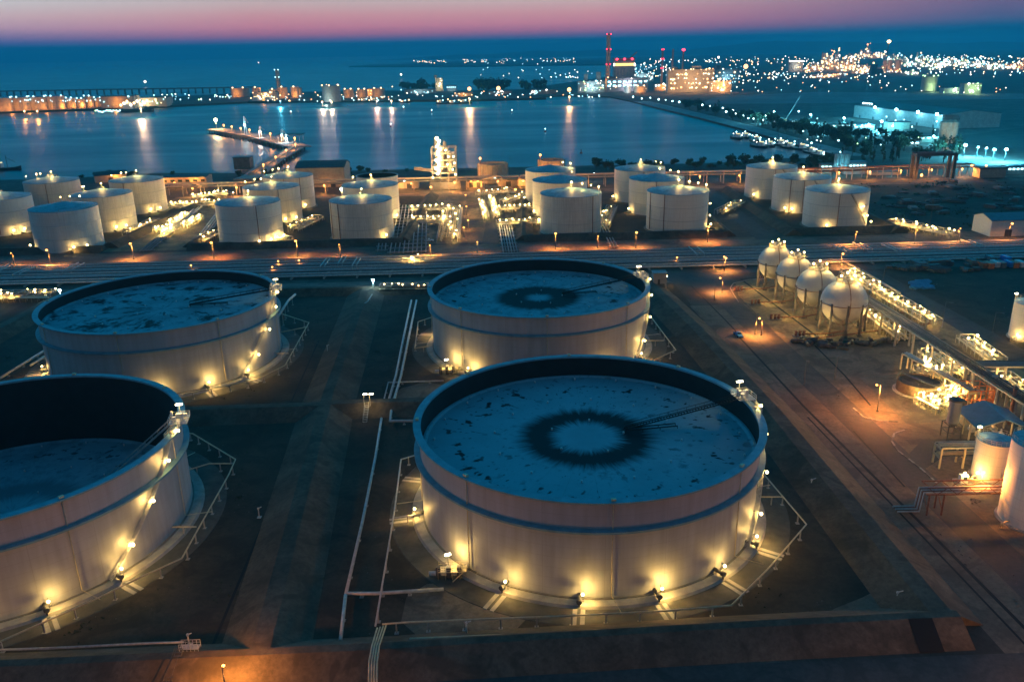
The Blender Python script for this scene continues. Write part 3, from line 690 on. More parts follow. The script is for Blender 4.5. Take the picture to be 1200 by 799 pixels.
# ------------------------------------------------------------------ lamps
def street_lamp(name, label, x, y, h, bulb, power, col, group, r=.5, arm=1.2, pole='dark_steel', ang=-PI / 2, cone=2.75):
    t = Thing(name, label, 'street lamp', (x, y, 0), group); ax, ay = arm * math.cos(ang), arm * math.sin(ang)
    m = MB(); m.tube([(x, y, 0), (x, y, h)], .16, 6, .1); m.bar((x, y, h), (x + ax, y + ay, h + .15), .1); m.box(x, y, .2, .6, .6, .4); t.part('pole', m, pole)
    if bulb:
        t.part('lamp_head', MB().ball((x + ax, y + ay, h), r, 8, 5, .7), bulb)
        t.light((x + ax, y + ay, h - r - .35), power, col, .35, spot=cone)
    else: t.part('lamp_head', MB().box(x + ax, y + ay, h + .12, .9, .4, .2), 'dark_steel')
    return t
row = [(60, 312), (157, 304), (251, 303), (349, 301), (651, 292), (745, 291), (829, 284)]
for i, (px, py) in enumerate(row):
    x, y = at(px, py); street_lamp('street_lamp', f'{nth(i)} orange street lamp from the left along the road before the white cone roofed tanks', x, y, 9, 'b_sod', 30000, SOD, 'orange street lamps on the main road', .62)
for px, py, lab in ((985, 312, 'orange street lamp at the kerb behind the fourth sphere'), (849, 317, 'orange street lamp behind the bend left of the spheres')):
    x, y = at(px, py); street_lamp('street_lamp', lab, x, y, 6.5, 'b_sod', 24000, SOD, 'orange lamps round the spheres', .55)
for px, py, lab in ((846, 343, 'low orange lamp on the inside of the road bend'), (892, 393, 'low orange lamp beside the road near the spheres')):
    x, y = at(px, py); street_lamp('street_lamp', lab, x, y, 6.8, 'b_sod', 30000, SOD, 'orange lamps round the spheres', .42, ang=PI)
x, y = at(1028, 482); street_lamp('street_lamp', 'tall lit lamp post on the orange gravel beside the process skid', x, y, 8.5, 'b_sod', 24000, SOD, None, .34, ang=PI, cone=0)
x, y = at(978, 445); street_lamp('street_lamp', 'dark lamp post on the orange gravel left of the process skid', x, y, 8.5, None, 0, SOD, 'unlit lamp posts')
for px, py, lab in ((942, 451, 'unlit lamp post on the road verge right of the nearest tank'), (885, 392, 'unlit lamp post by the road next to the blue pickup'), (837, 352, 'unlit thin post on the verge of the road bend'), (1090, 262, 'unlit mast beside the scrap yard')):
    x, y = at(px, py); street_lamp('street_lamp', lab, x, y, 8.5 if px != 1090 else 20, None, 0, SOD, 'unlit lamp posts')
for px, py, lab in ((1035, 328, 'grey curved lamp post above the lit manifold, farthest of three'), (1105, 377, 'grey curved lamp post above the lit manifold, middle of three'), (1163, 390, 'grey curved lamp post before the white tank at the right edge')):
    x, y = at(px, py); street_lamp('street_lamp', lab, x, y, 8, None, 0, SOD, 'grey lamp posts along the inner road', ang=-PI * .2, arm=2.2)
# bottom of the frame: road lamp below the outer bank
for px, py, lab in ((278, 792, 'orange road lamp on a thin post below the outer bank'),):
    x, y = at(px, py, 0); street_lamp('street_lamp', lab, x, y - 5.5, 6.5, 'b_sod', 14000, SOD, None, .3, ang=PI / 2, arm=.6, cone=0)
for x in (-110, -20, 20, 60, 92, 112):
    street_lamp('street_lamp', 'orange road lamp on the perimeter road below the outer bank', x, 100, 5.5, 'b_sod', {-110: 6000, -20: 1500, 20: 1300, 60: 2800, 92: 9000, 112: 15000}[x], SOD, 'perimeter road lamps', .4, cone=0, ang=PI / 2)
# blue white flood mast at the end of the bank, another behind the wet streaked tank
for px, py, z, lab, pw in ((437, 329, 6, 'bright blue white floodlight on a mast at the head of the middle bank', 1500), (70, 341, 7, 'bright blue white floodlight behind the wet streaked tank', 1300), (400, 222, 7, 'blue white floodlight left of the middle white tanks', 2500)):
    x, y = at(px, py, z); t = Thing('flood_mast', lab, 'floodlight', (x, y, 0), 'blue white floodlights')
    m = MB(); m.tube([(x, y, 0), (x, y, z)], .16, 6, .1); t.part('pole', m, 'steel'); t.part('lamp_head', MB().ball((x, y, z + .3), .55 if px != 400 else .9, 8, 5), 'b_flood'); t.light((x, y - .7, z - .2), pw, COOL, .4)

# little odds and ends on the bund floor
for i, (px, py, rz) in enumerate(((166, 783, 0), (226, 676 + 0, 0))): pass
def floor_monitor(label, px, py, h=2.4):
    x, y = at(px, py); t = Thing('fire_monitor', label, 'fire monitor', (x, y, 0), 'fire monitors'); m = MB(); m.tube([(x, y, 0), (x, y, h)], .14, 6); m.box(x, y, .08, .9, .9, .16); t.part('standpipe', m, 'pale_pipe')
    m = MB(); m.tube([(x - .2, y, h), (x + .9, y - .3, h + .6)], .14, 8, .09); m.ball((x, y, h), .3, 8, 5); t.part('nozzle', m, 'pale_pipe')
floor_monitor('pale fire monitor standing before the bank at bottom left', 222, 756)
floor_monitor('fire monitor at the lower right corner of the bund', 1050, 706)
floor_monitor('thin standpipe on the dark floor right of the tank at the left edge', 304, 606)
floor_monitor('fire monitor on the floor left of the nearest tank foot', 547, 745, 3)
floor_monitor('standpipe on the floor right of the nearest tank', 950, 573, 2.6)
floor_monitor('standpipe on the floor right of the wet streaked tank', 384, 413, 2.6)
# shed box behind the ring stained tank
x, y = at(772, 336); t = Thing('switch_house', 'white box shaped switch house on the bank behind the back tank', 'switch house', (x, y, 0))
t.part('wall', MB().box(x, y, 4.2, 6, 5, 5.4), 'wall_grey'); t.part('roof', MB().box(x, y, 7.05, 6.6, 5.6, .25), 'roof_blue'); t.part('base', MB().box(x, y, .75, 6.2, 5.2, 1.5), 'concrete')
t.part('door', MB().box(x - .5, y - 2.53, 3.0, 1.0, .06, 2.2), 'roof_dark'); m = MB().box(x + 3.3, y - 1, 5.2, .5, .6, .4); t.part('lamp', m, 'b_warm'); t.light((x + 4.2, y - 1, 4.8), 650, WARM, .3)

# ================================================================== white cone roofed tanks
M['tank_roof'] = mat('sky_tinted_cone_roof', (.20, .35, .43), .6, 0, .12, .2)  # white roofs; the skylight's blue is painted into this colour
def roof_lamp(t, x, y, z, h=3.0, r=.42, power=0, dx_=0):
    r *= random.uniform(.65, 1.15)
    m = MB(); m.bar((x, y, z), (x, y, z + h), .12); p = t.part('roof_lamp_post', m, 'steel', local=True)
    t.part('roof_lamp', MB().ball((x, y, z + h + r * .6), r, 8, 5), 'b_warm', p, local=True)
    if power: t.light((x + dx_ + .3, y - .7, z + h - .35), power * 11, WARM, .25, local=True)
def cone_tank(label, cx, cy, R=18.1, H=22.5, roof_l=(), base_l=(), stair=None, stair_l=(), pipes=(-60,), open_top=False, rise=3.1, power=1100, wall=None):
    wall = wall or random.choice(('tank_small', 'tank_small', 'tank_small_old', 'tank_small_grey'))
    t = Thing('storage_tank', label, 'tank', (cx, cy, 0), 'white cone roofed tanks')
    pt = lambda n, mb, m, par=None, lab=None: t.part(n, mb, m, par, lab, local=True)
    pt('foundation_ring', MB().lathe([(R + 1.3, 0), (R + 1.1, .5), (R - .1, .52)], 72), 'concrete_dark')
    pt('shell', MB().lathe([(R, .5), (R, H)], 96), wall)
    if open_top:
        pt('top_girder', MB().lathe([(R + .05, H - .4), (R + .6, H - .35), (R + .6, H), (R - .3, H), (R - .3, H - .5)], 72), 'tank_rim')
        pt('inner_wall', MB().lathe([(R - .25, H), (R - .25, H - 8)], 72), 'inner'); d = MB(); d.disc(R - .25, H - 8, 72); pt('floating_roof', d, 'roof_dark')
    else:
        pt('cone_roof', MB().lathe([(R + .12, H - .12), (R + .12, H + .08), (.6, H + rise)], 96), 'tank_roof')
        m = MB(); m.tube([(0, 0, H + rise - .1), (0, 0, H + rise + .7)], .5, 8); pt('roof_vent', m, 'white')
        m = MB(); rail_ring(m, 2.2, H + rise - .3, 0, 360, 10); pt('centre_railing', m, 'pale_pipe')
        m = MB(); rail_ring(m, R - .3, H + .1, -70, 40, 26); pt('edge_railing', m, 'pale_pipe')
    for k, z in enumerate((H * .33, H * .66)): pt('stiffening_ring', MB().lathe([(R, z - .08), (R + .14, z), (R, z + .1)], 72), 'steel')
    for a in pipes:
        m = MB(); m.tube([(*P(0, 0, R + .25, a), H), (*P(0, 0, R + .25, a), 1.2)], .2, 6); pt('drench_pipe', m, 'rust')
    if stair:
        m = MB(); helix(m, R + .1, .9, stair[1], stair[3], stair[0], stair[2], 60); pt('spiral_stair', m, 'dark_steel')
    for a, r, pw in roof_l:
        x, y = P(0, 0, r, a); roof_lamp(t, x, y, H + rise * (1 - r / R) - .05, power=pw)
    for a in base_l:
        m = MB(); x, y = P(0, 0, R + 2.3, a); m.bar((x, y, 0), (x, y, 3.4), .12); m.tube([(*P(0, 0, R, a - 3), 1.2), (*P(0, 0, R + 5, a - 3), 1.2)], .45, 8); p = pt('base_valve', m, 'dark_steel')
        pt('base_lamp', MB().ball((x, y, 3.7), .5, 8, 5), 'b_warm', p); t.light((x, y, 2.8), power, WARM, .3, local=True)
    for a, z in stair_l:
        m = MB(); m.bar((*P(0, 0, R, a), z), (*P(0, 0, R + 1.6, a), z), .1); p = pt('stair_lamp_bracket', m, 'dark_steel')
        pt('stair_lamp', MB().ball((*P(0, 0, R + 1.6, a), z), .42, 8, 5), 'b_warm', p); t.light((*P(0, 0, R + 1.5, a), z - .7), power, WARM, .25, local=True)
    return t
RC = ((0, 1.0, 380),)
RL3 = ((-150, 6, 0), (170, 11, 150), (190, 16, 0), (0, .9, 350))
RR = ((60, .9, 420), (10, 7, 220), (0, 12, 0), (-8, 16.5, 120))
cone_tank('white cone roofed tank cut by the left edge, behind the front left one', -323, 527, roof_l=((-150, 6, 200), (-100, .9, 300)), base_l=(-48, -30), pipes=(-70, -95))
cone_tank('front white cone roofed tank of the left cluster, its roof unlit blue', -257, 477, H=23.5, roof_l=((100, 14, 0), (120, 15.5, 0), (80, 15.5, 0)), base_l=(-58, -38, -150), pipes=())
cone_tank('farthest left white cone roofed tank with brightly lit roof peak', -327, 598, roof_l=RL3, base_l=(-60,), pipes=(-75,), power=500)
cone_tank('white cone roofed tank at the middle of the left cluster', -260.8, 532.7, roof_l=((80, 1, 350), (170, 13, 0), (155, 15.5, 120)), base_l=(-50, -32), pipes=())
cone_tank('white cone roofed tank at the back right of the left cluster, lit roof', -265, 595, roof_l=RL3, base_l=(-48, -28), pipes=(-95,))
cone_tank('front white cone roofed tank of three in the second cluster from left', -153, 484.4, 18.4, 23.5, roof_l=RC + ((140, 14, 0),), base_l=(-62, -42), pipes=(-60,))
cone_tank('middle white cone roofed tank of three in the second cluster from left', -157, 549.8, 18.3, roof_l=RL3, base_l=(-55, -32), pipes=(-62,))
cone_tank('back white cone roofed tank of three in the second cluster from left', -158.5, 600, 17.6, roof_l=RL3, base_l=(-45,), pipes=(-50, -85))
cone_tank('white cone roofed tank with rust pipe frame, front of the third cluster', -88, 490.2, 18.4, roof_l=RC + ((150, 14, 150),), base_l=(-40,), pipes=(-150, -125))
cone_tank('white cone roofed tank behind the front one of the third cluster', -91.6, 549.1, 18.4, roof_l=RC + ((150, 14, 150),), base_l=(-48, -30), pipes=())
cone_tank('open topped tank with black interior at the back of the third cluster', -94.3, 598, 14.6, 21.8, open_top=True, base_l=(), pipes=())
cone_tank('front white cone roofed tank in the pair of trios right of centre, left trio', 36.6, 493.4, 18.2, 23.5, roof_l=RR, base_l=(), stair_l=((0, 12),), pipes=(-50,))
cone_tank('middle tank in the left trio of white tanks right of centre', 33.8, 554.3, roof_l=((5, 8, 0),), base_l=(-150,), pipes=())
cone_tank('back tank in the left trio of white tanks right of centre', 30.1, 605.8, roof_l=((10, 15, 260), (0, 9, 0)), base_l=(-160,), pipes=())
cone_tank('front tank in the right trio of white tanks right of centre', 101.1, 497, 18.2, 23, roof_l=RR, base_l=(-20,), stair_l=((-6, 8), (-2, 15)), pipes=(-125, -160))
cone_tank('middle tank in the right trio of white tanks right of centre', 98.2, 553.4, roof_l=((60, 5, 0), (5, 9, 0), (-3, 14, 170)), base_l=(-160,), pipes=(-100,))
cone_tank('back tank in the right trio of white tanks right of centre, lit roof peak', 94.4, 602.2, roof_l=((60, .9, 380), (12, 12, 0), (2, 15, 120)), base_l=(-165,), pipes=(-90,))
cone_tank('front white tank of the right hand trio, two lamps along its dark diagonal stair', 197, 497.3, 18.4, 22, roof_l=((60, 1, 750),), base_l=(-122, -25), stair=(-48, 3, -88, 21.8), stair_l=((-47, 8.5), (-62, 14.5)), pipes=(-106,))
cone_tank('middle white tank of the right hand trio with dark diagonal stair', 194.5, 552.3, 18.2, 21.8, roof_l=((60, 1, 800),), base_l=(-135, -122), stair=(-50, 8, -86, 21.6), pipes=(-104, -130))
cone_tank('back white tank of the right hand trio with lit roof peak', 190.5, 606, 17.8, 21.8, roof_l=((60, 1, 900),), base_l=(-140,), stair=(-50, 10, -84, 21.6), pipes=(-98,))

# ================================================================== spheres
M['sphere_paint'] = mat('white_sphere_paint', (.52, .51, .49), .5, 0, .3, .1)
def sphere_tank(label, cx, cy, R=8.0):
    zc = 11.4; t = Thing('gas_sphere', label, 'gas sphere', (cx, cy, 0), 'gas spheres'); pt = lambda n, mb, m, par=None: t.part(n, mb, m, par, local=True)
    pt('vessel', MB().ball((0, 0, zc), R, 48, 28), 'sphere_paint')
    pt('equator_pipe', MB().lathe([(R + .05, zc - .12), (R + .3, zc), (R + .05, zc + .12)], 48), 'rust')
    m = MB(); pts = [(*P(0, 0, (R + .2) * math.cos(math.radians(e)), -96), zc + (R + .2) * math.sin(math.radians(e))) for e in range(-60, 91, 10)]; m.tube(pts, .14, 6); pt('riser_pipe', m, 'rust')
    for k in range(9):
        m = MB(); x, y = P(0, 0, R - .15, 20 + 40 * k); m.tube([(x, y, 0), (x, y, zc + .8)], .42, 10); m.box(x, y, .25, 1.5, 1.5, .5); m.tube([(x, y, 1.2), (x, y, 4.6)], .46, 10); pt('leg', m, 'concrete_dark')
    m = MB()
    for k in range(9):
        p, q = P(0, 0, R - .15, 20 + 40 * k), P(0, 0, R - .15, 60 + 40 * k); m.bar((*p, 1.5), (*q, 7.5), .09); m.bar((*q, 1.5), (*p, 7.5), .09)
    pt('brace', m, 'rust')
    m = MB(); z = zc + R - .5; m.lathe([(3.6, z), (3.6, z + .12), (.5, z + .14)], 20); rail_ring(m, 3.55, z + .1, 0, 360, 16, 1.3); rail_ring(m, 3.62, z + .1, 0, 360, 24, 1.25); 
    for k in range(6): p = P(0, 0, 3.3, 60 * k); m.bar((*p, z), (*P(0, 0, 2.4, 60 * k), z - .9), .12)
    top = pt('top_platform', m, 'yellow_pipe')
    m = MB(); 
    for x, y, h in ((-1, .5, 1.6), (1.2, -.3, 1.9), (0, 1.5, 1.3), (.3, -1.6, 1.2)): m.tube([(x, y, z), (x, y, z + h)], .35, 8); m.box(x, y, z + h, .9, .7, .5)
    pt('relief_valve', m, 'pale_pipe', top)
    for x, y in ((-2.7, -1.6), (2.4, -2.0), (1.4, 2.8)):
        m = MB(); m.bar((x, y, z), (x, y, z + 2.5), .1); p = pt('lamp_post', m, 'steel', top)
        b = MB().ball((x, y, z + 2.6), .38, 8, 5).build('lamp', 'b_warm', t.o)
    t.light((-4.2, -2.6, z + 1.8), 1500, WARM, .25, local=True); t.light((3.4, -3.4, z + 1.8), 1500, WARM, .25, local=True)
    m = MB(); helix(m, R + .5, .8, zc - 4, zc + .3, 40, 120, 24); 
    pt('access_stair', m, 'pale_pipe'); t.light((R + 3.5, -2.2, 5.5), 3000, WARM, .3, local=True); t.light((-R - 3, -R * .6, 4.5), 2400, WARM, .3, local=True)
    m = MB(); m.bar((R + 3.5, -1.6, 0), (R + 3.5, -1.6, 6.2), .14); p = pt('yard_lamp_post', m, 'steel'); MB().ball((R + 3.5, -1.6, 6.3), .4, 8, 5).build('yard_lamp', 'b_warm', t.o)
    return t
for i, (px, py) in enumerate(((906.5, 336), (928.5, 351), (953.5, 368), (985, 387))):
    x, y = at(px, py); sphere_tank(('farthest', 'second farthest', 'second nearest', 'nearest')[i] + ' white gas sphere on legs in the row of four', x, y, (7.7, 7.7, 8.0, 8.5)[i])
    vx = x - 17
    t = Thing('valve_skid', f'rusty valve skid with red pipe west of the {("farthest", "second farthest", "second nearest", "nearest")[i]} sphere', 'valve skid', (vx, y - 6, 0), 'valve skids by the drain')
    m = MB(); m.tube([(vx, y - 6, .9), (x - 7, y - 6, .9), (x, y - 4, 1.2), (x, y, 3.4)], .28, 8); t.part('red_pipe', m, 'rust')
    m = MB(); 
    for k in range(4): m.bar((vx + 3 + k * 3, y - 6, 0), (vx + 3 + k * 3, y - 6, .8), .2)
    for k in range(3): m.tube([(vx - 2.2 + k * 1.5, y - 6, 0), (vx - 2.2 + k * 1.5, y - 6, 1.8)], .5, 8); m.box(vx - 2.2 + k * 1.5, y - 6, 2.0, .9, .9, .5)
    t.part('valve', m, 'rust'); t.part('plinth', MB().box(vx - .8, y - 6, .12, 5, 3, .24), 'concrete_dark')
# heap of dark bundles in front of the nearest sphere: each a thing
bundle = None; n = 0
M['bundle'] = mat('dark_wrapping', (.06, .062, .065), .6, 0, 1.2, .5)
for k in range(30):
    px = 934 + k * 3.7 + random.uniform(-1, 1); py = 401 + random.uniform(-2.5, 4.5) + (6 if 955 < px < 990 and k % 2 else 0); x, y = at(px, py)
    if bundle is None:
        m = MB(); m.tube([(-1.4, 0, .75), (-.7, 0, .8), (.7, 0, .82), (1.4, 0, .75)], .72, 10); m.tube([(1.35, 0, .78), (1.6, 0, .78)], .45, 10); m.tube([(-1.35, 0, .78), (-1.6, 0, .78)], .45, 10)
        b = m.build('wrapped_bundle', 'bundle'); bundle = b
    else: b = bundle.copy(); COL.objects.link(b)
    b.location = (x, y, 0); b.rotation_euler.z = random.uniform(0, 3); sc = random.uniform(.7, 1.25); b.scale = (sc * random.uniform(.8, 1.5), sc, sc)
    tag(b, 'dark wrapped bundle in the long heap before the nearest sphere', 'bundle', 'dark bundles heaped by the spheres')

# ================================================================== lit manifolds and process skids
def manifold(label, cx, cy, lx, ly, rz=0.0, n=8, lamps=(), h=1.2, lamp_h=3.6, power=200, group='lit pipe manifolds', pm='yellow_pipe', bulb_r=.42, light_every=2, name='pipe_manifold', racks=True):
    """rows of parallel pipes with valves, a service walkway and lamp posts; local x runs along lx"""
    t = Thing(name, label, 'pipe manifold', (cx, cy, 0), group, rz)
    rnd = random.Random(int(cx * 7 + cy)); power *= 5.5 if cy > 420 else 2.4
    for i in range(n):
        yy = -ly / 2 + ly * (i + .5) / n; m = MB(); z = h + rnd.choice((0, 0, .5, .9)); r = rnd.uniform(.14, .34); e = lx / 2 * rnd.uniform(.75, 1.0)
        m.tube([(-e, yy, z), (e * rnd.uniform(.3, .9), yy, z), (e, yy + rnd.choice((0, 0, .4)), z)], r, 7); t.part('pipe', m, pm if i % 3 else 'pale_pipe', local=True)
    nv = max(3, int(lx / 5))
    for i in range(nv):
        x = -lx / 2 + lx * (i + .5) / nv; m = MB()
        for k in range(max(2, n // 3)):
            yy = -ly / 2 + ly * (k + .5) / max(2, n // 3) + rnd.uniform(-.4, .4); m.tube([(x, yy, .1), (x, yy, h + 1.1)], .3, 7); m.box(x, yy, h + 1.4, .8, .5, .6); m.tube([(x, yy - .5, h + .7), (x, yy + .5, h + .7)], .22, 6)
        t.part('valve', m, 'yellow_pipe' if i % 2 else 'pale_pipe', local=True)
    if racks:
        m = MB()
        for i in range(nv + 1):
            x = -lx / 2 + lx * i / nv
            for s_ in (-1, 1): m.bar((x, s_ * ly / 2, 0), (x, s_ * ly / 2, h + 2.2), .2)
            m.bar((x, -ly / 2, h + 2.2), (x, ly / 2, h + 2.2), .2)
        for s_ in (-1, 1): m.bar((-lx / 2, s_ * ly / 2, h + 2.2), (lx / 2, s_ * ly / 2, h + 2.2), .16)
        t.part('support_frame', m, 'steel', local=True)
        m = MB(); m.box(0, -ly / 2 - .8, h + .9, lx, 1.1, .08)
        for z in (h + 1.5, h + 2.0): m.bar((-lx / 2, -ly / 2 - 1.3, z), (lx / 2, -ly / 2 - 1.3, z), .06)
        for i in range(nv * 2 + 1): x = -lx / 2 + lx * i / nv / 2; m.bar((x, -ly / 2 - 1.3, 0), (x, -ly / 2 - 1.3, h + 2), .07)
        t.part('walkway', m, 'yellow_pipe', local=True)
    for i, (x, yy) in enumerate(lamps):
        m = MB(); m.bar((x, yy, 0), (x, yy, lamp_h), .12); p = t.part('lamp_post', m, 'steel', local=True); z = lamp_h
        b = MB().ball((x, yy, z + bulb_r * .7), bulb_r * rnd.uniform(.55, 1.1), 8, 5, .75).build('lamp', 'b_warm', p)
        if i % light_every == 0: t.light((x + .1, yy - .5, z - .3), power * light_every, WARM, .3, local=True)
    return t
def spread(n, lx, ly, seed):
    r = random.Random(seed); return [(-lx / 2 + lx * (i + .5) / n + r.uniform(-.7, .7), r.uniform(-.5, .5) * ly) for i in range(n)]
def px_manifold(label, p, q, ly, n, nl, seed, **kw):
    (x0, y0), (x1, y1) = at(*p), at(*q); L_ = math.dist((x0, y0), (x1, y1))
    return manifold(label, (x0 + x1) / 2, (y0 + y1) / 2, L_, ly, math.atan2(y1 - y0, x1 - x0), n, spread(nl, L_, ly, seed), **kw)
px_manifold('long brightly lit manifold running beside the spheres', (994, 323), (1094, 384), 6.5, 8, 26, 1, power=430, bulb_r=.36)
px_manifold('short lit manifold at the foot of the inner road, right of the long rack', (1132, 402), (1170, 430), 5, 6, 6, 2, power=500, bulb_r=.45)
px_manifold('lit manifold row on the yard right of the right hand tank trio', (1046, 263), (1118, 279), 8, 8, 10, 3, power=240, bulb_r=.55)
px_manifold('lit manifold left of the wet streaked tank with slanted pipes', (-30, 352), (66, 350), 9, 12, 12, 4, power=230, bulb_r=.42)
px_manifold('lit manifold between the blue floodlight and the back tank', (446, 342), (502, 341), 5, 6, 7, 5, power=170, bulb_r=.36, lamp_h=3.0)
px_manifold('lit manifold in front of the third white tank cluster', (477, 261), (530, 262), 12, 9, 8, 6, power=300, bulb_r=.55)
px_manifold('lit manifold stack left of the central service road', (524, 284), (530, 247), 12, 8, 11, 7, power=330, bulb_r=.6)
px_manifold('blazing pump row right of the central service road, left line', (569, 258), (563, 238), 3, 3, 10, 8, power=420, bulb_r=.62, lamp_h=3)
px_manifold('blazing pump row right of the central service road, right line', (581, 256), (575, 234), 3, 3, 11, 9, power=420, bulb_r=.62, lamp_h=3)
px_manifold('lit manifold strip at the left foot of the front central tank', (582, 265), (633, 263), 7, 6, 7, 10, power=280, bulb_r=.5)
px_manifold('lit manifold strip left of the middle central tank', (582, 248), (625, 246), 7, 6, 7, 11, power=280, bulb_r=.5)
px_manifold('lit manifold left of the back central tank', (590, 240), (618, 230), 6, 5, 4, 12, power=280, bulb_r=.5)
px_manifold('lit pump slab among the second white tank cluster, upper line', (200, 265), (217, 254), 4, 4, 9, 13, power=380, bulb_r=.6, lamp_h=3)
px_manifold('lit pump slab among the second white tank cluster, lower line', (216, 268), (234, 257), 4, 4, 8, 14, power=380, bulb_r=.6, lamp_h=3)
px_manifold('lit manifold on the yard right of the left tank cluster', (180, 272), (205, 270), 8, 6, 6, 15, power=300, bulb_r=.5)
px_manifold('lit pump line at the foot of the left yard', (190, 279), (201, 273), 4, 4, 5, 16, power=300, bulb_r=.5)
px_manifold('lit manifold behind the second white cluster, front row', (198, 244), (264, 240), 12, 8, 13, 17, power=320, bulb_r=.65)
px_manifold('lit manifold behind the second white cluster, back row', (226, 234), (268, 229), 10, 7, 10, 18, power=320, bulb_r=.65)
px_manifold('lit manifold at the right foot of the second white tank cluster', (325, 286), (340, 283), 6, 4, 3, 19, power=240)
px_manifold('small lit equipment skid on the pipe track north of the back tank', (478, 312), (500, 306), 8, 6, 2, 20, power=900, bulb_r=.4, pm='yellow_pipe')

for lab_, p_, q_, w_, n_, nl_, sd_, kw_ in (  # those between the mid tanks are added for their glow
    ('lit pump row under the tall pipe rack, right of the nearest sphere', (1022, 372), (1060, 402), 5, 7, 6, 31, dict(power=260, bulb_r=.3)),
    ('dim manifold crossing under the tall rack behind the basin skid', (1090, 418), (1128, 446), 7, 9, 5, 32, dict(power=200, bulb_r=.28)),
    ('lit manifold east of the tall rack near the salmon column', (1168, 446), (1200, 470), 8, 9, 5, 33, dict(power=300, bulb_r=.3)),
    ('lit pump row between the blue gable shelter and the right edge', (1178, 530), (1204, 548), 6, 8, 6, 34, dict(power=330, bulb_r=.28)),
    ('lit valve row at the right foot of the small railed tank', (1176, 556), (1190, 572), 4, 6, 4, 35, dict(power=420, bulb_r=.3)),
    ('added glow manifold right of the front tank in the second cluster', (344, 272), (372, 258), 7, 8, 5, 36, dict(power=160, bulb_r=.4)),
    ('added glow manifold between the left yard and the front tank of the second cluster', (232, 286), (252, 276), 6, 6, 4, 37, dict(power=200, bulb_r=.45)),
    ('added glow manifold at the foot of the middle tank in the left cluster', (150, 276), (182, 262), 7, 7, 6, 38, dict(power=200, bulb_r=.45)),
    ('added glow manifold on the shore side of the third tank cluster', (480, 248), (530, 246), 8, 8, 7, 39, dict(power=220, bulb_r=.5)),
    ('added glow manifold behind the middle central tank along the rack', (560, 230), (600, 226), 8, 7, 6, 40, dict(power=260, bulb_r=.55)),
    ('added glow manifold between the two central trios of tanks', (706, 268), (716, 246), 6, 6, 4, 41, dict(power=140, bulb_r=.4)),
    ('added glow manifold left of the middle right hand tank', (842, 252), (866, 240), 6, 6, 4, 42, dict(power=160, bulb_r=.42))):
    px_manifold(lab_, p_, q_, w_, n_, nl_, sd_, **kw_)
# bright yellow process skid with a round basin
bx, by = at(1076, 458)
t = Thing('round_basin', 'round concrete basin with dark crusted top beside the yellow skid', 'basin', (bx, by, 0))
t.part('basin_wall', MB().lathe([(6.6, 0), (6.5, 3.6), (6.1, 3.6), (6.1, 2.9)], 40), 'dirt', local=True)
d = MB(); d.disc(6.15, 3.1, 40); t.part('basin_cover', d, 'apron', local=True)
t.part('basin_footing', MB().lathe([(7.6, 0), (7.5, .3), (6.5, .32)], 40), 'concrete', local=True)
m = MB(); m.box(0, 0, 3.75, 1.2, 12.4, .15, .4); rail_ring(m, 6.4, 3.6, 0, 360, 24); t.part('walkway', m, 'dark_steel', local=True)
px_manifold('crowded yellow process skid round the concrete basin, back row', (1078, 440), (1102, 452), 6, 9, 13, 21, power=430, bulb_r=.34, lamp_h=6.0, h=2.0)
px_manifold('crowded yellow process skid round the concrete basin, front row', (1086, 470), (1112, 484), 7, 10, 13, 22, power=430, bulb_r=.34, lamp_h=3.4)
px_manifold('yellow process skid behind the grey silo', (1106, 464), (1128, 474), 5, 7, 7, 23, power=430, bulb_r=.32, lamp_h=4.4)
# red steel frame
def frame_mb(x0, x1, y0, y1, zs, nx, ny, w=.2):
    m = MB()
    for i in range(nx + 1):
        for j in range(ny + 1):
            x, y = x0 + (x1 - x0) * i / nx, y0 + (y1 - y0) * j / ny; m.bar((x, y, 0), (x, y, zs[-1]), w)
    for z in zs:
        for i in range(nx + 1): x = x0 + (x1 - x0) * i / nx; m.bar((x, y0, z), (x, y1, z), w * .8)
        for j in range(ny + 1): y = y0 + (y1 - y0) * j / ny; m.bar((x0, y, z), (x1, y, z), w * .8)
    return m
x, y = at(1138, 473); t = Thing('steel_frame', 'open pinkish red steel frame beside the thick red column', 'steel frame', (x, y, 0)); t.part('frame', frame_mb(x - 4, x + 4, y - 4, y + 4, (3, 5.8), 2, 2, .28), 'orange'); t.part('vessel', MB().tube([(x - 3, y, 3.8), (x + 3, y, 3.8)], .8, 12), 'pale_pipe')
t.light((x, y - 6, 3), 350, SOD, .3)
x, y = at(1160, 474); t = Thing('vent_column', 'thick salmon painted column at the corner of the long pipe rack', 'column', (x, y, 0)); t.part('shaft', MB().tube([(x, y, 0), (x, y, 9.4)], .85, 14), mat('salmon_paint', (.5, .24, .17), .6, 0, .5, .2)); t.part('footing', MB().box(x, y, .3, 2.6, 2.6, .6), 'concrete')

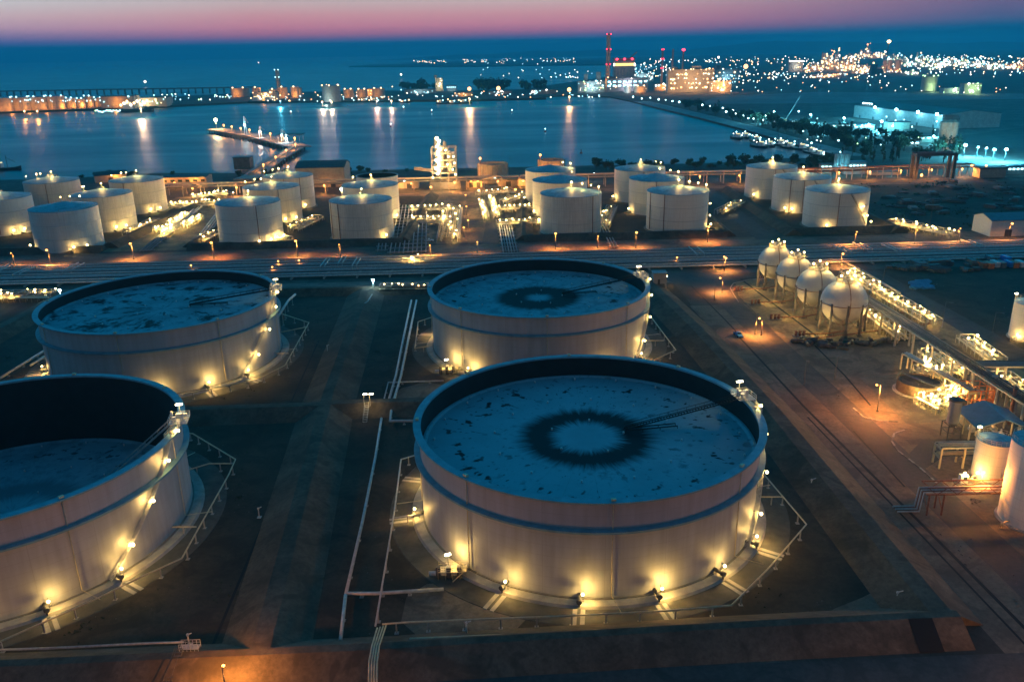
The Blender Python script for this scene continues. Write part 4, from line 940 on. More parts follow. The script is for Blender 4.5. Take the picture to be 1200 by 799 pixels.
# long elevated pipe rack
def pipe_rack(label, x0, y0, x1, y1, wdt, h, bay, npipes, name='pipe_rack', m_fr='concrete', pipe_m='steel', levels=1, group='elevated pipe racks', lamps=0, lamp_mat='b_sod', lamp_pow=900, lcol=SOD, girder=True):
    L_ = math.dist((x0, y0), (x1, y1)); rz = math.atan2(y1 - y0, x1 - x0); t = Thing(name, label, 'pipe rack', (x0, y0, 0), group, rz); n = max(2, round(L_ / bay))
    for i in range(n + 1):
        x = L_ * i / n; m = MB()
        for s_ in (-1, 1): m.bar((x, s_ * wdt / 2, 0), (x, s_ * wdt / 2, h), .55 if m_fr == 'concrete' else .4)
        for k in range(levels): m.bar((x, -wdt / 2, h - .25 - k * 2.4), (x, wdt / 2, h - .25 - k * 2.4), .4, .5)
        t.part('trestle', m, m_fr, local=True)
    if girder:
        for s_ in (-1, 1): m = MB(); m.bar((0, s_ * wdt / 2, h + .15), (L_, s_ * wdt / 2, h + .15), .3, .4); t.part('girder', m, m_fr, local=True)
    for k in range(levels):
        for i in range(npipes):
            yy = -wdt / 2 + wdt * (i + .5) / npipes; r = (.18, .26, .34, .22)[i % 4]; m = MB(); m.tube([(0, yy, h - k * 2.4 + r), (L_, yy, h - k * 2.4 + r)], r, 7); t.part('pipe', m, pipe_m if i % 3 else 'dark_steel', local=True)
    for i in range(lamps):
        x = L_ * (i + .5) / lamps; m = MB(); m.bar((x, -wdt / 2 - 4, 0), (x, -wdt / 2 - 4, 6.2), .14); p = t.part('lamp_post', m, 'dark_steel', local=True)
        MB().ball((x, -wdt / 2 - 4, 6.6), .6, 8, 5).build('lamp', lamp_mat, p); t.light((x, -wdt / 2 - 4.8, 5.4), lamp_pow, lcol, .4, local=True)
    return t
xa, ya = at(1011, 358, 0); xb, yb = at(1163, 480, 0)
pipe_rack('tall concrete pipe rack striding from the spheres to the salmon column', 139.5, 330, 143.5, 196, 5.2, 8.6, 12.5, 6, pipe_m='dark_steel')
pipe_rack('lower pipe rack crossing east from the tall rack behind the skid', 146, 246, 186, 243, 5, 6.2, 10, 7, pipe_m='roof_blue')
pipe_rack('second lower pipe rack crossing east nearer the gable roof', 147, 224, 186, 221, 5, 5.2, 10, 6)
pipe_rack('low steel pipe bridge between the basin skid and the tall rack', 131.5, 259, 136.5, 226, 2.4, 5.4, 6, 4, m_fr='yellow_pipe')
pipe_rack('pipe rack on low sleepers along the back of the spheres', 146, 384, 152, 296, 7, 2.0, 8, 9, pipe_m='pale_pipe', girder=False)
# red drench headers past the spheres
x, y = at(935, 393); pipeline('drench_header', 'long red drench pipe passing in front of the nearest sphere', [[(940, 398), (1000, 391), (1090, 379)]], .22, 'rust', 1.0, 7)
pipeline('drench_header', 'red drench pipe between the nearest sphere and the tall rack', [[(1012, 368), (1066, 366)]], .26, 'rust', 1.6, 7)

# silo on legs, gable shelter, small tank, right edge tanks
x, y = at(1113, 513); t = Thing('silo', 'grey capped silo standing on a dark steel stool left of the blue gable roof', 'silo', (x, y, 0))
t.part('stand', frame_mb(x - 1.8, x + 1.8, y - 1.8, y + 1.8, (2.4, 4.6), 1, 1, .25), 'dark_steel')
t.part('body', MB().lathe([(.6, 3.6), (1.6, 5.0), (1.6, 11.2)], 24, x, y), 'wall_grey'); t.part('cap', MB().lathe([(1.75, 11.2), (1.75, 11.7), (.3, 12.3)], 24, x, y), 'dark_steel')
m = MB(); m.box(x + 1.9, y - .6, 10.9, 1.2, .9, .9); m.tube([(x + 1.5, y, 11.6), (x + 2.6, y, 11.0)], .3, 8); t.part('blower', m, 'dark_steel')
def gable(label, name, cat, cx, cy, sx, sy, h, rise, rz, wallm, roofm, over=.6, openw=False, group=None, doors=0, windows=0, lit=None):
    t = Thing(name, label, cat, (cx, cy, 0), group, rz); m = MB(); a, b = sx / 2, sy / 2
    if openw:
        for i in range(4):
            for s_ in (-1, 1): pm = MB(); pm.bar((-a + sx * i / 3, s_ * b, 0), (-a + sx * i / 3, s_ * b, h), .35); t.part('post', pm, wallm, local=True)
    else:
        n = 0; m.v = [(-a, -b, 0), (a, -b, 0), (a, b, 0), (-a, b, 0), (-a, -b, h), (a, -b, h), (a, b, h), (-a, b, h), (-a, 0, h + rise), (a, 0, h + rise)]
        for f in ((0, 1, 5, 4), (2, 3, 7, 6), (1, 2, 6, 9, 5), (3, 0, 4, 8, 7)): m.face(f)
        t.part('wall', m, wallm, local=True)
    m = MB(); a2, b2 = a + over, b + over; k = rise / b; zz = h - k * over + .06
    m.v = [(-a2, -b2, zz), (a2, -b2, zz), (a2, b2, zz), (-a2, b2, zz), (-a2, 0, h + rise + .06), (a2, 0, h + rise + .06)]; m.v += [(p[0], p[1], p[2] + .22) for p in m.v]
    for f in ((0, 4, 5, 1), (3, 2, 5, 4), (6, 7, 11, 10), (8, 9, 10, 11), (0, 1, 7, 6), (2, 3, 9, 8), (0, 6, 10, 4), (4, 10, 9, 3), (1, 5, 11, 7), (5, 2, 8, 11)): m.face(f)
    t.part('roof', m, roofm, local=True)
    for i in range(doors): m = MB().box(-a + sx * (i + .5) / doors, -b - .04, 1.9, min(4, sx / doors * .5), .1, 3.8); t.part('door', m, 'roof_dark', local=True)
    for i in range(windows): m = MB().box(-a + sx * (i + .5) / windows, -b - .04, h * .68, sx / windows * .55, .1, h * .22); t.part('window', m, lit or 'glass', local=True)
    return t
x, y = at(1160, 516, 0); t = gable('open shelter with blue gable roof over dark pumps at right', 'pump_shelter', 'shelter', x + 1, y + 2, 12, 13, 5.6, 2.4, PI / 2 - .08, 'wall_cream', 'roof_blue', openw=True)
for i in range(6):
    m = MB(); xx, yy = -4 + (i % 3) * 4, -3 + (i // 3) * 6; m.box(xx, yy, .3, 2.6, 1.2, .6); m.tube([(xx - 1, yy, 1.1), (xx + 1, yy, 1.1)], .5, 10); m.tube([(xx + .4, yy, 1), (xx + .4, yy, 2.4)], .2, 7); t.part('pump', m, 'pale_pipe' if i % 2 else 'yellow_pipe', local=True)
t.light((-5.5, 0, 4.2), 900, WARM, .3, local=True)
x, y = at(1182, 497, 0); t = Thing('vent_stack', 'rusty vent stack rising through the shelter roof', 'vent stack', (x, y, 0)); t.part('stack', MB().tube([(x, y, 0), (x, y, 11)], .5, 12), 'rust'); t.part('cap', MB().lathe([(.75, 11), (.75, 11.3), (.1, 11.8)], 14, x, y), 'dark_steel')
def small_tank(label, px, py, R, H, rail=True, lamp=True, mtl='tank_small'):
    x, y = at(px, py); y += R * .9; x += R * .9 * x / y; t = Thing('storage_tank', label, 'tank', (x, y, 0), 'small white tanks at the right'); pt = lambda n, mb, m_, par=None: t.part(n, mb, m_, par, local=True)
    pt('foundation_ring', MB().lathe([(R + .6, 0), (R + .5, .35), (R - .1, .36)], 40), 'concrete'); pt('shell', MB().lathe([(R, .3), (R, H)], 56), mtl); pt('cone_roof', MB().lathe([(R + .06, H), (R + .06, H + .1), (.1, H + .8)], 56), 'tank_roof')
    m = MB(); rail_ring(m, R - .1, H + .1, 0, 360, 24); pt('edge_railing', m, 'yellow_pipe')
    m = MB(); helix(m, R + .05, .7, .5, H, -30, 70, 40); pt('spiral_stair', m, 'pale_pipe')
    m = MB(); m.box(R + .5, -.6, H * .18, .9, .8, .6); m.tube([(*P(0, 0, R, 200), 1.2), (*P(0, 0, R + 2.4, 200), 1.2), (*P(0, 0, R + 2.4, 200), .1)], .22, 8); pt('outlet_pipe', m, 'yellow_pipe')
    if lamp:
        for a, z in ((-15, 2.6), (-150, 2.4)): x_, y_ = P(0, 0, R + 1.4, a); m = MB(); m.bar((x_, y_, 0), (x_, y_, z), .1); p = pt('lamp_post', m, 'steel'); MB().ball((x_, y_, z + .2), .3, 8, 5).build('lamp', 'b_warm', p); t.light((x_, y_, z - .4), 900, WARM, .25, local=True)
        x_, y_ = P(0, 0, R - .3, 140); m = MB(); m.bar((x_, y_, H), (x_, y_, H + 2.2), .1); p = pt('roof_lamp_post', m, 'steel'); MB().box(x_, y_, H + 2.3, .9, .5, .3).build('roof_lamp', 'b_tube', p); t.light((x_ + .3, y_ - .3, H + 1.8), 160, WARM, .25, local=True)
    return t
small_tank('small white tank with railed top before the blue gable shelter', 1158, 567, 4.3, 10.2)
small_tank('large white tank cut by the right edge beside the gantry', 1204, 626, 6.6, 19.5, lamp=False)
small_tank('white tank at the right edge beyond the inner road', 1204, 402, 6.6, 13.5, lamp=True)
x, y = at(1127, 548); t = pipe_rack('short steel pipe frame left of the small white tank', x - 6, y + 1.5, x + 6, y + 1.5, 3.4, 5.6, 6, 4, m_fr='yellow_pipe', levels=2, pipe_m='yellow_pipe')
x, y = at(1128, 566); t = Thing('pump_skid', 'white pump cabinet with a lamp on top in front of the small tank', 'pump skid', (x, y, 0)); t.part('cabinet', MB().box(x, y, 1.3, 1.8, 1.4, 2.2), 'white'); t.part('panel', MB().box(x + .1, y - .72, 1.6, .9, .05, 1.0), 'glass'); t.part('base', MB().box(x, y, .12, 4, 2.4, .24), 'concrete_dark'); m = MB(); m.tube([(x - 2, y + 1, .6), (x + 3, y + 1, .6), (x + 3.4, y + 2.2, .6)], .25, 8); t.part('hose', m, 'pale_pipe'); t.part('lamp', MB().ball((x + .2, y, 2.8), .3, 8, 5), 'b_warm'); t.light((x + .2, y - 1.2, 3.0), 1800, WARM, .3)

# pipe gantry over the road
gx0, gy, gx1 = 94.5, 168.5, 117.5
t = Thing('pipe_gantry', 'dark lattice pipe gantry crossing over the road, lit by one orange lamp', 'pipe gantry', (gx0, gy, 0)); m = MB()
for s_ in (-1.6, 1.6):
    for z in (5.4, 7.2): m.bar((gx0, gy + s_, z), (gx1, gy + s_, z), .26)
    for i in range(10):
        a = gx0 + (gx1 - gx0) * i / 10; b = gx0 + (gx1 - gx0) * (i + 1) / 10; m.bar((a, gy + s_, 5.4 if i % 2 else 7.2), (b, gy + s_, 7.2 if i % 2 else 5.4), .14)
for i in range(11): a = gx0 + (gx1 - gx0) * i / 10; m.bar((a, gy - 1.6, 5.4), (a, gy + 1.6, 5.4), .18)
t.part('truss', m, 'rust')
for i in range(5): m = MB(); m.tube([(gx0 - 6, gy - 1.2 + i * .6, .9), (gx0 - 1, gy - 1.2 + i * .6, .9), (gx0 - .6, gy - 1.2 + i * .6, 5.75), (gx1 + .6, gy - 1.2 + i * .6, 5.75), (gx1 + 1, gy - 1.2 + i * .6, 1.0), (gx1 + 10, gy - 1.2 + i * .6, 1.0)], .2, 7); t.part('pipe', m, 'rust' if i % 2 else 'pale_pipe')
for xx in (gx0 + .6, gx0 + 4, gx1 - 3.2, gx1 - .6):
    m = MB()
    for s_ in (-1.6, 1.6): m.bar((xx, gy + s_, 0), (xx, gy + s_, 5.4), .3)
    m.bar((xx, gy - 1.6, 1), (xx, gy + 1.6, 5), .14); t.part('trestle', m, 'rust')
m = MB(); m.bar((gx0 + 14, gy + 1.8, 7.2), (gx0 + 14, gy + 1.8, 9.2), .12); t.part('lamp_post', m, 'steel'); t.part('lamp', MB().ball((gx0 + 14, gy + 1.4, 9.3), .36, 8, 5), 'b_sod'); t.light((gx0 + 14, gy + .9, 8.7), 9000, SOD, .3)

# ================================================================== pipe tracks
t = Thing('pipe_track', 'wide bed of parallel pipes on sleepers running between the two cross roads', 'pipe track', (0, 417, 0))
rz_ = math.atan(SL); t.o.rotation_euler.z = rz_
for i in range(16):
    yy = -20.5 + i * 2.55 + (.5 if i % 4 == 0 else 0); r = (.42, .3, .5, .26, .36)[i % 5]; m = MB(); m.tube([(-470, yy, .75 + r), (450, yy, .75 + r)], r, 8); t.part('pipe', m, ('pale_pipe', 'steel', 'pale_pipe', 'dark_steel', 'steel')[i % 5], local=True)
for i in range(58): m = MB(); m.box(-460 + i * 16, -1, .36, .8, 43, .72); t.part('sleeper', m, 'concrete', local=True)
for k, (x, w_) in enumerate(((-262, 9), (-248, 9), (-226, 12), (-96, 7), (-88, 7), (-80, 7), (96, 14), (172, 10), (185, 10), (198, 9), (244, 12))):
    m = MB(); y0_, y1_ = (-9, 9) if k % 2 else (-4, 14); m.tube([(x, y0_, 1.4), (x, y0_, 3.1), (x, y1_, 3.1), (x, y1_, 1.4)], .3, 8); m.tube([(x + w_ * .3, y0_ + 1.5, 1.4), (x + w_ * .3, y0_ + 1.5, 3.1), (x + w_ * .3, y1_ - 1.5, 3.1), (x + w_ * .3, y1_ - 1.5, 1.4)], .3, 8); t.part('expansion_loop', m, 'pale_pipe', local=True)
def ns_track(label, p, q, n, wdt, m_='pale_pipe', r=.35):
    (x0, y0), (x1, y1) = at(*p), at(*q); t = Thing('pipe_track', label, 'pipe track', (x0, y0, 0), 'pipe tracks', math.atan2(y1 - y0, x1 - x0)); L_ = math.dist((x0, y0), (x1, y1))
    for i in range(n): yy = -wdt / 2 + wdt * (i + .5) / n; m = MB(); m.tube([(0, yy, 1.0), (L_, yy, 1.0)], r * (1, .8, 1.15)[i % 3], 8); t.part('pipe', m, m_ if i % 4 else 'steel', local=True)
    for i in range(max(2, int(L_ / 10))): m = MB(); m.box(5 + i * 10, 0, .3, .6, wdt + 1, .6); t.part('sleeper', m, 'concrete', local=True)
ns_track('six pale pipes climbing to the pump rows beside the central service road', (598, 297), (592, 266), 6, 9)
ns_track('dark pipes north of the road between third cluster and the service road', (478, 298), (484, 242), 9, 22, 'steel')
ns_track('two pipes beside the right hand bank of the third cluster', (447, 296), (452, 262), 3, 6, 'steel')
ns_track('pipes running between the left yards toward the jetty', (170, 296), (246, 232), 4, 7, 'steel')
ns_track('pipes beside the second white tank cluster', (228, 292), (262, 246), 4, 7)
ns_track('thin pipes between the two central trios of tanks', (720, 292), (692, 236), 3, 5)
ns_track('pale pipes along the bank right of the central trios', (832, 262), (806, 232), 2, 4)

# ================================================================== shore side: long sodium lit rack, sheds, jetty, lit tower
pipe_rack('very long two level pipe rack along the shore, glowing orange from sodium lamps, left stretch', -300, 661, 8, 670, 9, 9, 14, 6, m_fr='concrete', pipe_m='yellow_pipe', levels=2, lamps=9, lamp_pow=8250)
pipe_rack('very long two level pipe rack along the shore, glowing orange from sodium lamps, middle stretch', 9, 670, 200, 676, 9, 9, 14, 6, m_fr='concrete', pipe_m='yellow_pipe', levels=2, lamps=6, lamp_pow=7150)
pipe_rack('sodium lit two level pipe rack right of the right hand tank trio', 201, 676, 382, 690, 9, 9, 13, 6, m_fr='concrete', pipe_m='rust', levels=2, lamps=7, lamp_pow=9350)
def sod_light(t, x, y, z, p, col=SOD): t.light((x, y, z), p, col, .6)
x, y = at(216, 219); t = gable('low cream building with sodium lit front at the jetty root', 'shore_building', 'building', x, y, 44, 16, 9, 1.2, .03, 'wall_cream', 'roof_dark', doors=2, windows=7); t.light((-14, -13, 8), 9000, SOD, .5, local=True); t.light((12, -13, 8), 9000, SOD, .5, local=True)
x, y = at(377, 219); t = gable('large dark roofed warehouse behind the second tank cluster', 'warehouse', 'warehouse', x, y + 12, 40, 30, 16, 4, .02, 'wall_cream', 'roof_dark', doors=2); t.light((6, -22, 5), 1300, SOD, .5, local=True)
x, y = at(130, 212); t = gable('small low shed with lit gable among the left white tanks', 'shed', 'shed', x, y, 26, 14, 6, 2.5, .5, 'wall_cream', 'roof_dark', doors=1); t.light((4, -10, 5), 4000, SOD, .5, local=True)
x, y = at(1192, 276); gable('long white warehouse with blue roof at the right edge beside the road', 'warehouse', 'warehouse', x + 14, y + 8, 62, 18, 9, 2.6, .03, 'white', 'roof_blue', doors=3, windows=0)
x, y = at(1176, 281); street_lamp('street_lamp', 'orange street lamp in front of the blue roofed white warehouse', x, y - 4, 10, 'b_sod', 20000, SOD, 'orange street lamps on the main road', .65)
for px, py in ((1000, 290), (1070, 288), (1120, 286)): x, y = at(px, py); street_lamp('street_lamp', f'orange road lamp by the main road at right, {"left" if px == 1000 else "middle" if px == 1070 else "right"} of a row of three', x, y - 1, 9, 'b_sod', 20000, SOD, 'orange street lamps on the main road', .3)
for px, py in ((505, 301), (400, 300), (20, 310), (560, 297), (700, 290)): x, y = at(px, py); street_lamp('street_lamp', 'dim orange lamp standing low on the verge of the main road', x, y - 2, 7, 'b_sod', 18000, SOD, 'dim orange verge lamps', .3)
for px, py in ((546, 238), (547, 252), (549, 269), (544, 278)): x, y = at(px, py); street_lamp('street_lamp', 'orange lamp post lining the central service road', x, y, 6, 'b_sod', 5000, SOD, 'lamps on the central service road', .45)
for px, py in ((57, 318), (225, 318), (327, 313), (351, 312), (793, 309), (848, 308), (320, 320)): x, y = at(px, py, 0); street_lamp('street_lamp', 'low orange lamp on a short post beside the pipe track', x, y, 3.2, 'b_sod', 500, SOD, 'low lamps by the pipe track', .42, arm=.3)

def ribbed_tank(label, px, py, R, H, dark=True, beacon=True):
    x, y = at(px, py); t = Thing('ribbed_tank', label, 'tank', (x, y, 0), 'ribbed shore tanks'); t.part('shell', MB().lathe([(R, 0), (R, H), (R - .4, H), (R - .4, H - 2)], 40), 'wall_cream', local=True)
    m = MB(); m.lathe([(R - .4, H - 2), (.3, H - .6)], 40); t.part('roof', m, 'roof_dark', local=True); 
    for k in range(20): m = MB(); a = 18 * k; m.bar((*P(0, 0, R + .2, a), 0), (*P(0, 0, R + .2, a), H), .6); t.part('rib', m, 'concrete', local=True)
    m = MB(); m.bar((-R + 2, 0, H - 1.6), (-R + 2, 0, H + 3.5), .5); p = t.part('beacon_mast', m, 'rust', local=True); MB().ball((-R + 2, 0, H + 4), .9, 8, 5).build('beacon', 'b_sod', p); t.light((-R + 2, -2, H + 4), 2000, (1, .35, .12), .5, local=True)
    t.light((-R - 2, -R - 4, 5), 10000, SOD, .5, local=True); t.light((R * .4, -R - 5, 5), 7000, SOD, .5, local=True); return t
ribbed_tank('ribbed orange lit tank right of the blazing tower on the shore', 578, 213, 12.5, 15.5); ribbed_tank('ribbed orange lit tank half hidden behind the back central tank', 646, 206, 11.5, 14)
# blazing process tower on the shore
x, y = at(522, 221); t = Thing('process_tower', 'blazing multi storey process tower on the shore before the bay', 'process tower', (x, y, 0))
f = frame_mb(-9.5, 9.5, -7, 7, (7, 13, 18, 23, 28, 33), 3, 2, .55); t.part('frame', f, 'concrete', local=True)
for k, z in enumerate((13, 18, 23, 28)): t.part('floor', MB().box(0, 0, z + .4, 19.5 - k, 14.5, .3), 'yellow_pipe', local=True)
for k, (xx, yy, r, h0, h1) in enumerate(((-2, -2, 2.6, 13.5, 34), (4.5, 1, 2.2, 13.5, 30), (5, -4, 1.4, 13.5, 22), (-6.5, 2, 1.2, 8, 41), (.5, 4, 1.5, 13.5, 37))): t.part('vessel', MB().lathe([(.3, h0), (r, h0 + r * .6), (r, h1 - r * .6), (.3, h1)], 20, xx, yy), 'wall_cream', local=True)
t.part('plinth', MB().box(0, 0, 3, 24, 12, 6), 'wall_grey', local=True); m = MB(); m.bar((-9, -3, 15), (-24, -3, 17), 3, 2.4); t.part('conveyor', m, 'wall_cream', local=True)
for k in range(14):
    z = 13 + k * 2.1; b = MB().ball((-5.0 + math.sin(k * 2.3) * 1.2 + k * .14, -7.6 - (k % 2) * .5, z), 1.25 if k in (2, 5, 9, 13) else .9, 8, 5); t.part('lamp', b, 'b_tube', local=True)
for xx, yy, z in ((7, -7.4, 16), (8.5, -7.4, 21), (3, -7.4, 20), (8, -7.4, 26), (-9, -7.4, 10), (9, -7.4, 12), (2, -7.4, 31), (4, -7.4, 26)): t.part('lamp', MB().ball((xx, yy, z), .62, 8, 5), 'b_warm', local=True)
for xx, yy, z, pw in ((-4, -11, 16, 9000), (-3, -11, 24, 9000), (-2.5, -11, 33, 8000), (5, -11, 20, 4000), (-3, 12, 38, 40000), (0, -14, 6, 5000)): t.light((xx, yy, z), pw, (1, .55, .2), .7, local=True)
# sheds and lit yard under the tower
for lab, px, py, sx, sy, h, lit in (('low dark shed left of the blazing tower', 468, 222, 30, 12, 6, 5000), ('low dark shed right of the ribbed tank', 608, 219, 34, 12, 6, 6000), ('low shed on the shore left of the ribbed tank', 556, 221, 12, 9, 5, 8000)):
    x, y = at(px, py); t = gable(lab, 'shed', 'shed', x, y + 10, sx, sy, h, 1.2, .03, 'wall_cream', 'roof_dark', doors=2); t.light((2, -sy / 2 - 5, 4), lit, SOD, .5, local=True)
for i, (px, py) in enumerate(((446, 214), (478, 210), (545, 211), (552, 212), (560, 212), (505, 219), (604, 222), (613, 212), (290, 219), (205, 214))):
    x, y = at(px, py, 6); street_lamp('street_lamp', 'sodium lamp post in the shore yard near the blazing tower', x, y, 6, 'b_sod', 5000, SOD, 'sodium lamps of the shore yard', .85)
for px, py in ((474, 212), (488, 209), (580, 208), (696, 203), (842, 200), (890, 198)):
    x, y = at(px, py, 7); t = street_lamp('street_lamp', 'small blue white lamp post along the shore', x, y, 7, 'b_cool', 1500, COOL, 'blue white lamps along the shore', .6)

# jetty
t = Thing('jetty', 'concrete jetty with orange lamps, bending left to a long berth', 'jetty', (*at(300, 209), 0)); deckz = 3.2
def deck(pts, wd, name, mtl='concrete'):
    m = MB(); L_, R_ = [], []
    for i, p in enumerate(pts):
        a = Vector(pts[max(0, i - 1)]); c = Vector(pts[min(len(pts) - 1, i + 1)]); d = (c - a).normalized(); L_.append((p[0] - d.y * wd / 2, p[1] + d.x * wd / 2)); R_.append((p[0] + d.y * wd / 2, p[1] - d.x * wd / 2))
    m.prism(R_ + L_[::-1], deckz - 1.4, deckz); t.part(name, m, mtl)
A0, A1, A2 = at(296, 210), at(347, 175.5), at(252, 153.5); deck([at(285, 214), A0, at(322, 190), at(347, 176)], 17, 'approach_deck'); deck([at(352, 175), at(300, 161), A2], 26, 'berth_deck')
for (p, q, n, wd) in ((A0, A1, 16, 12), (at(350, 174.5), A2, 26, 20)):
    d = Vector((q[0] - p[0], q[1] - p[1])).normalized()
    for i in range(n):
        k = (i + .5) / n; cx, cy_ = p[0] + (q[0] - p[0]) * k, p[1] + (q[1] - p[1]) * k
        m = MB()
        for s_ in (-1, 1): m.tube([(cx - d.y * s_ * wd / 2, cy_ + d.x * s_ * wd / 2, -4), (cx - d.y * s_ * wd / 2, cy_ + d.x * s_ * wd / 2, deckz - 1.4)], .7, 6)
        m.bar((cx - d.y * wd / 2, cy_ + d.x * wd / 2, deckz - 1.7), (cx + d.y * wd / 2, cy_ - d.x * wd / 2, deckz - 1.7), 1.0); t.part('pile_bent', m, 'concrete_dark')
for i in range(3): m = MB(); o_ = -4 + i * 1.5; m.tube([(A0[0] + o_, A0[1], deckz + .8), (A1[0] + o_, A1[1], deckz + .8)], .4, 6); t.part('pipe', m, 'yellow_pipe')
for i, k in enumerate((.03, .16, .28, .4, .52, .63, .75, .86, .97)):
    b0 = at(350, 173.5); x, y = b0[0] + (A2[0] - b0[0]) * k, b0[1] + (A2[1] - b0[1]) * k; m = MB(); big = k > .95; m.bar((x, y, deckz), (x, y, deckz + (12 if big else 7)), .4); p = t.part('lamp_post', m, 'steel'); MB().ball((x - t.loc[0], y - t.loc[1], deckz + (13 if big else 7.6)), 2.4 if big else 1.1, 8, 5).build('lamp', 'b_tube' if big else 'b_sod', p); t.light((x, y - 3, deckz + (11 if big else 6)), 70000 if big else 9000, (1, .6, .25) if big else SOD, 1.2)
for k in (.1, .35, .6, .85):
    x, y = A0[0] + (A1[0] - A0[0]) * k, A0[1] + (A1[1] - A0[1]) * k; m = MB(); m.bar((x + 6, y, deckz), (x + 6, y, deckz + 6), .3); p = t.part('lamp_post', m, 'steel'); MB().ball((x + 6 - t.loc[0], y - t.loc[1], deckz + 6.5), .8, 8, 5).build('lamp', 'b_sod', p); t.light((x + 5, y - 1, deckz + 5), 5000, SOD, .5)
for k, h in ((.58, 24), (.4, 14), (.16, 15), (.12, 10)):
    b0 = at(350, 173.5); x, y = b0[0] + (A2[0] - b0[0]) * k, b0[1] + (A2[1] - b0[1]) * k + 3; m = MB()
    for s_ in (-1.5, 1.5): m.bar((x + s_, y, deckz), (x + s_ * .4, y, deckz + h), .5)
    m.bar((x, y, deckz + h), (x + 3, y + 8, deckz + h * .6), .6); m.box(x, y, deckz + h * .5, 3.5, 3, 2); p = t.part('loading_arm', m, 'white'); MB().ball((x - t.loc[0], y - 2 - t.loc[1], deckz + h * .55), 1.1, 8, 5).build('lamp', 'b_cool', p); t.light((x, y - 5, deckz + h * .5), 9000, COOL, .6)
x, y = at(346, 166.5); t.part('canopy', MB().box(x, y - 20, deckz + 8, 30, 26, 1.0), 'roof_dark')
for sx_, sy_ in ((-13, -30), (13, -30), (13, -10), (-13, -10)): t.part('canopy_post', MB().bar((x + sx_, y + sy_, deckz), (x + sx_, y + sy_, deckz + 7.6), .5), 'concrete')
x, y = at(286, 196, 0); tt = Thing('dolphin', 'square concrete blockhouse in the water beside the jetty approach', 'blockhouse', (x, y, 0)); tt.part('wall', MB().box(x, y, 4, 16, 12, 11), 'concrete_dark'); tt.part('roof', MB().box(x, y, 9.8, 17, 13, .6), 'roof_dark')

# ================================================================== boats
def boat(label, x, y, L_, rz, lamps, group=None, mats=('b_cool', 'b_white_far'), nets=False, z=-2.5, power=0, lr=.8):
    t = Thing('fishing_boat' if L_ < 40 else 'ship', label, 'boat' if L_ < 40 else 'ship', (x, y, z), group, rz); b = L_ * .14; m = MB(); st = [(-.5, .8, .11), (-.35, 1, .10), (0, 1, .09), (.28, .8, .10), (.42, .42, .125), (.5, .03, .15)]
    for xx, wf, hf in st:
        for yy, zz in ((-.55 * wf, -.6), (-wf, hf * L_), (wf, hf * L_), (.55 * wf, -.6)): m.v.append((xx * L_, yy * b, zz))
    for i in range(len(st) - 1):
        for k in range(4): a = i * 4 + k; c = i * 4 + (k + 1) % 4; m.face((a, c, c + 4, a + 4))
    m.face((3, 2, 1, 0)); t.part('hull', m, 'hull', local=True)
    h = L_ * .09; wh = MB(); wh.box(-L_ * .22, 0, h + L_ * .07, L_ * .22, b * 1.3, L_ * .13); wh.box(-L_ * .2, 0, h + L_ * .165, L_ * .13, b, L_ * .07); p = t.part('wheelhouse', wh, 'white', local=True)
    t.part('window', MB().box(-L_ * .2, 0, h + L_ * .17, L_ * .134, b * 1.03, L_ * .025), 'b_window', p, local=True)
    ms = MB(); ms.bar((L_ * .05, 0, h), (L_ * .05, 0, h + L_ * .42), L_ * .014); ms.bar((L_ * .05, 0, h + L_ * .34), (L_ * .34, 0, h + L_ * .16), L_ * .01); ms.bar((-L_ * .22, 0, h + L_ * .2), (-L_ * .22, 0, h + L_ * .36), L_ * .01); t.part('mast', ms, 'dark_steel', local=True)
    for i in range(lamps): t.part('deck_lamp', MB().ball((-L_ * .38 + L_ * .76 * i / max(1, lamps - 1), -b * .7, h + L_ * (.12 + .05 * (i % 3))), lr, 6, 4), mats[i % 2], local=True)
    if power: t.light((0, -b * 1.6, h + L_ * .3), power, COOL, .6, local=True)
    return t
for i, (px, py, L_, n) in enumerate(((862, 163, 26, 4), (872, 162, 24, 4), (884, 166, 24, 5), (888, 173, 26, 5), (900, 172, 24, 4), (912, 171, 26, 5), (922, 174, 24, 4), (936, 176, 26, 3), (948, 180, 24, 3), (957, 183, 22, 2))):
    x, y = at(px, py, -2.5); boat(f'{nth(i)} moored fishing boat from the left by the quay, deck lamps lit', x, y, L_, 1.9 + random.uniform(-.15, .15), n, 'fishing boats moored at the quay', power=160, lr=.6)
x, y = at(8, 199.5, -2.5); boat('dark unlit tug on the bay at the left edge', x, y, 30, .05, 0)
x, y = at(160, 131.5, -2.5); boat('dark ship with blazing white work lamps moored at the left spit', x, y, 72, .1, 9, None, ('b_warm_far', 'b_white_far'), lr=2.6)
for i, (px, py, L_) in enumerate(((306, 121, 58), (320, 120.5, 55), (430, 120, 30), (442, 120, 34), (475, 121, 22), (519, 122, 30), (533, 122, 26), (546, 121.5, 28))): x, y = at(px, py, -2.5); boat(f'{nth(i)} small lit vessel from the left along the far harbour quay', x, y, L_, random.uniform(-.2, .2), 3, 'vessels at the far quay', ('b_warm_far', 'b_cool_far'), lr=1.5)
